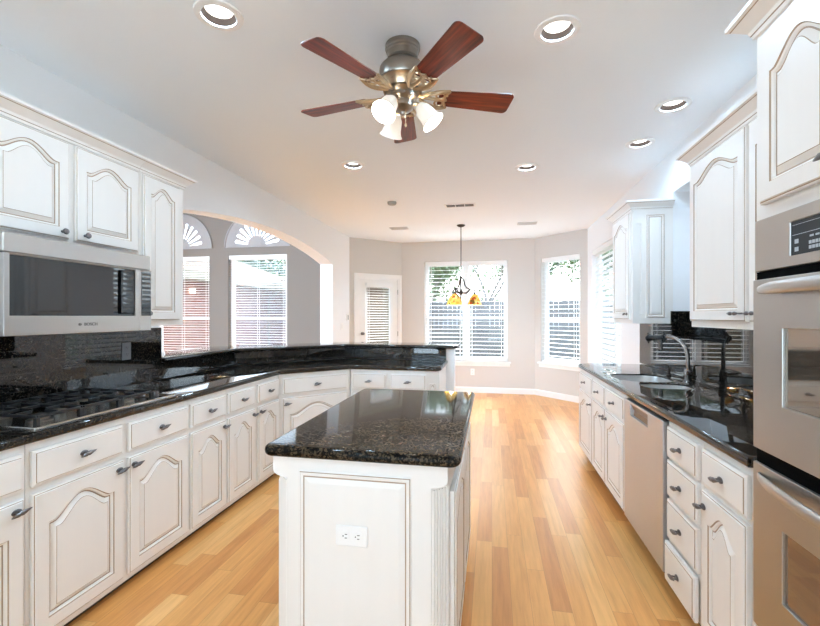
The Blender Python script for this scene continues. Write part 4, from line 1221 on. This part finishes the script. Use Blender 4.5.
# pendant chandelier --------------------------------------------------------
PC = (-.457, 6.45)
pd = thing('chandelier', 'bronze three-arm pendant with amber floral glass shades', 'pendant light', (PC[0], PC[1], ZC))
MB().lathe([(.062, -.0005), (.062, -.010), (.045, -.024), (.014, -.034)], n=24).build('canopy', BRONZE, pd)
MB().tube([(0, 0, -.03), (0, 0, -.78)], .0065, 8).build('rod', BRONZE, pd)
MB().lathe([(.004, -.765), (.020, -.770), (.020, -.782), (.011, -.790), (.013, -.95), (.022, -.985), (.030, -1.01), (.022, -1.04), (.014, -1.06), (.014, -1.13), (.020, -1.15), (.010, -1.18), (.003, -1.20)], n=18).build('column', BRONZE, pd)
for k, ang in enumerate((10, 130, 250)):
    a = R(ang); q = Matrix.Rotation(a, 4, 'Z')
    ar = MB()
    ar.tube([q @ Vector(p) for p in ((.012, 0, -1.02), (.08, 0, -1.02), (.12, 0, -.985), (.15, 0, -.955), (.185, 0, -.955), (.205, 0, -.985), (.205, 0, -1.02))], .011, 8)
    ar.tube([q @ Vector(p) for p in ((.012, 0, -.785), (.04, 0, -.83), (.06, 0, -.90), (.085, 0, -.94), (.12, 0, -.955), (.14, 0, -.975))], .009, 8)
    ar = ar.build('arm', BRONZE, pd)
    ex = q @ Vector((.205, 0, 0))
    MB().lathe([(.012, -1.018), (.022, -1.03), (.024, -1.05), (.020, -1.055)], (ex.x, ex.y, 0), 14).build('socket_cup', BRONZE, ar)
    sh = MB(); sh.lathe([(.022, -1.040), (.046, -1.055), (.074, -1.10), (.094, -1.16), (.103, -1.195), (.100, -1.197), (.090, -1.16), (.070, -1.102), (.043, -1.059), (.020, -1.044)], (ex.x, ex.y, 0), 24, caps=(False, False))
    sh.build('lamp_shade', TIFFANY, pd)
    MB().lathe([(.004, -1.075), (.018, -1.09), (.022, -1.115), (.014, -1.135), (.003, -1.142)], (ex.x, ex.y, 0), 14).build('bulb', AMBERB, pd)
    ld = bpy.data.lights.new('pendant_lamp', 'POINT'); ld.energy = 2.0; ld.shadow_soft_size = .025; ld.color = (1, .92, .80)
    lo = bpy.data.objects.new('pendant_lamp', ld); COL.objects.link(lo); lo.parent = pd; lo.location = (ex.x, ex.y, -1.168)

# ------------------------------------------------------------------ outdoors
gd = MB().plate([(-40, YLIV + .16), (-7.5, YLIV + .16), (XLIV, YLIV + .16), (XL - .25, YLIV + .16), (XL - .25, 7.3), (-1.75, 8.0), (.85, 8.0), (1.7, 7.2), (1.7, -8), (40, -8), (40, 60), (-40, 60)], (), -.3, -.12, 'z')
gd = gd.build('ground', LAWN, smooth=False); struct(gd)
pt = MB().box(-4.5, 8.02, -.118, 2.5, 11.2, -.06).build('patio', PATIO, smooth=False); struct(pt)

# brick house next door (its side wall faces the windows beyond the arch)
hs = thing('neighbor_house', 'pinkish brick house with beige hip roof outside the arch windows', 'house', (-6.85, 7.2, -.12))
MB().box(-7.0, 0, 0, 0, 6.9, 2.60).build('brick_wall', BRICK, hs, smooth=False)
ev = .45; zE = 2.50
A = [(-7 - ev, -ev), (ev, -ev), (ev, 6.9 + ev), (-7 - ev, 6.9 + ev)]
rz = zE + 1.75; m_ = 3.95
rf = MB(); vs = [(p[0], p[1], zE) for p in A] + [(-3.5, -ev + m_, rz), (-3.5, 6.9 + ev - m_, rz)]
rf.add(vs, [(0, 1, 4), (1, 2, 5, 4), (2, 3, 5), (3, 0, 4, 5), (3, 2, 1, 0)])
rf.build('roof', SHINGLE, hs, smooth=False)
fa = MB(); fa.plate(A, (), zE - .19, zE - .002, 'z'); fa.build('fascia', FASCIA, hs, smooth=False)
dsp = MB(); dsp.tube([(.42, 5.0, zE - .22), (.30, 5.0, zE - .30), (.06, 5.0, zE - .50), (.06, 5.0, .05)], .035, 8); dsp.build('downspout', FASCIA, hs)
lp = MB(); lp.cbox(.005, 1.50, 2.02, .10, 1.62, 2.14, .01); lp.build('wall_lamp', BULB, hs)
# second brick wing seen through the back door
TANB = principled('tan_siding', srgb(138, 114, 88), 0.9, noise=0.15, nscale=6)
w2 = thing('house_wing', 'tan house wing with a white sloping fascia behind the back door glass', 'house', (-3.45, 11.6, -.12))
MB().box(-2.2, 0, 0, .45, 3.0, 2.45).build('siding', TANB, w2, smooth=False)
r2 = MB(); r2.add([(-2.5, -.4, 2.45), (1.0, -.4, 2.45), (1.0, 3.4, 2.45), (-2.5, 3.4, 2.45), (-2.5, 1.5, 3.4), (-.3, 1.5, 3.4)], [(0, 1, 5, 4), (1, 2, 5), (2, 3, 4, 5), (0, 4, 3), (3, 2, 1, 0)]); r2.build('roof', SHINGLE, w2, smooth=False)
MB().box(-2.5, -.43, 2.28, 1.0, -.401, 2.46).build('fascia', FASCIA, w2, smooth=False)

# board fence
fn = thing('board_fence', 'weathered grey board fence beyond the bay windows', 'fence', (0, 13.2, -.12))
x = -2.9; fb = MB()
while x < 9.5:
    fb.box(x, 0, 0.02, x + .135, .02, 1.95 + random.uniform(-.01, .01)); x += .142
fb.build('boards', FENCEM, fn, smooth=False)
fr = MB(); fr.box(-2.9, .021, .35, 9.5, .06, .44); fr.box(-2.9, .021, 1.55, 9.5, .06, 1.64); fr.build('rail', FENCEM, fn, smooth=False)
for k in range(6):
    MB().box(-2.85 + 2.45 * k, .061, 0, -2.75 + 2.45 * k, .16, 2.0).build('post', FENCEM, fn, smooth=False)

def tree(name, label, loc, h, r, bare=False, seed=1, leaf=LEAF, group=None):
    rd = random.Random(seed)
    t = thing(name, label, 'tree', loc, 0, group)
    tk = MB(); tips = []
    def grow(p, d, L, rad, lvl):
        q = p + d * L; mid = p + d * L * .5 + Vector((rd.uniform(-1, 1), rd.uniform(-1, 1), 0)) * L * .05
        tk.tube([p, mid, q], [rad, rad * .85, rad * .65], 7)
        if lvl == 0: tips.append(q); return
        for k in range(3):
            a = rd.uniform(0, 6.28); nd = (d + Vector((math.cos(a), math.sin(a), rd.uniform(.0, .4))) * rd.uniform(.45, .8)).normalized()
            grow(q - d * L * rd.uniform(0, .2), nd, L * rd.uniform(.6, .8), rad * .6, lvl - 1)
        tips.append(q)
    grow(Vector((0, 0, 0)), Vector((0, 0, 1)), h * .36, r * .07, 3)
    tk.build('trunk', BARK, t)
    lf = MB()
    for p in tips:
        for k in range(26 if bare else 90):
            c = p + Vector((rd.gauss(0, 1), rd.gauss(0, 1), rd.gauss(0, .8))) * r * .22
            u1 = Vector((rd.gauss(0, 1), rd.gauss(0, 1), rd.gauss(0, 1))).normalized(); u2 = u1.orthogonal().normalized(); s = rd.uniform(.07, .16)
            n_ = u1.cross(u2) * s * .15
            lf.add([c - u1 * s, c + u2 * s * .5 + n_, c + u1 * s, c - u2 * s * .5 + n_], [(0, 1, 2, 3)])
    lf.build('leaves', leaf, t, smooth=False)
    return t
tree('tree', 'bare-branched pale tree seen at top of the bay window', (-.2, 14.9, -.12), 6.0, 1.2, True, 3, LEAF2)
tree('tree', 'green tree above the brick house roof, beyond the arch', (-9.4, 18.0, -.12), 4.4, 1.7, False, 5, LEAF)
tree('tree', 'leafy pale green tree behind left half of bay window', (-2.6, 18.6, -.12), 5.0, 1.9, False, 8, LEAF2)
tree('tree', 'green tree outside the angled bay window', (4.2, 16.5, -.12), 5.2, 2.0, False, 11, LEAF2)
tree('tree', 'broad pale green tree behind the fence, left of the bare tree', (-7.2, 26.0, -.12), 7.0, 2.6, False, 21, LEAF2)
tree('tree', 'dense green tree behind the fence, right of the bare tree', (2.2, 25.0, -.12), 7.0, 2.5, False, 23, LEAF)
tree('tree', 'tall green tree far behind the fence at right', (8.2, 25.0, -.12), 7.0, 2.6, False, 29, LEAF)
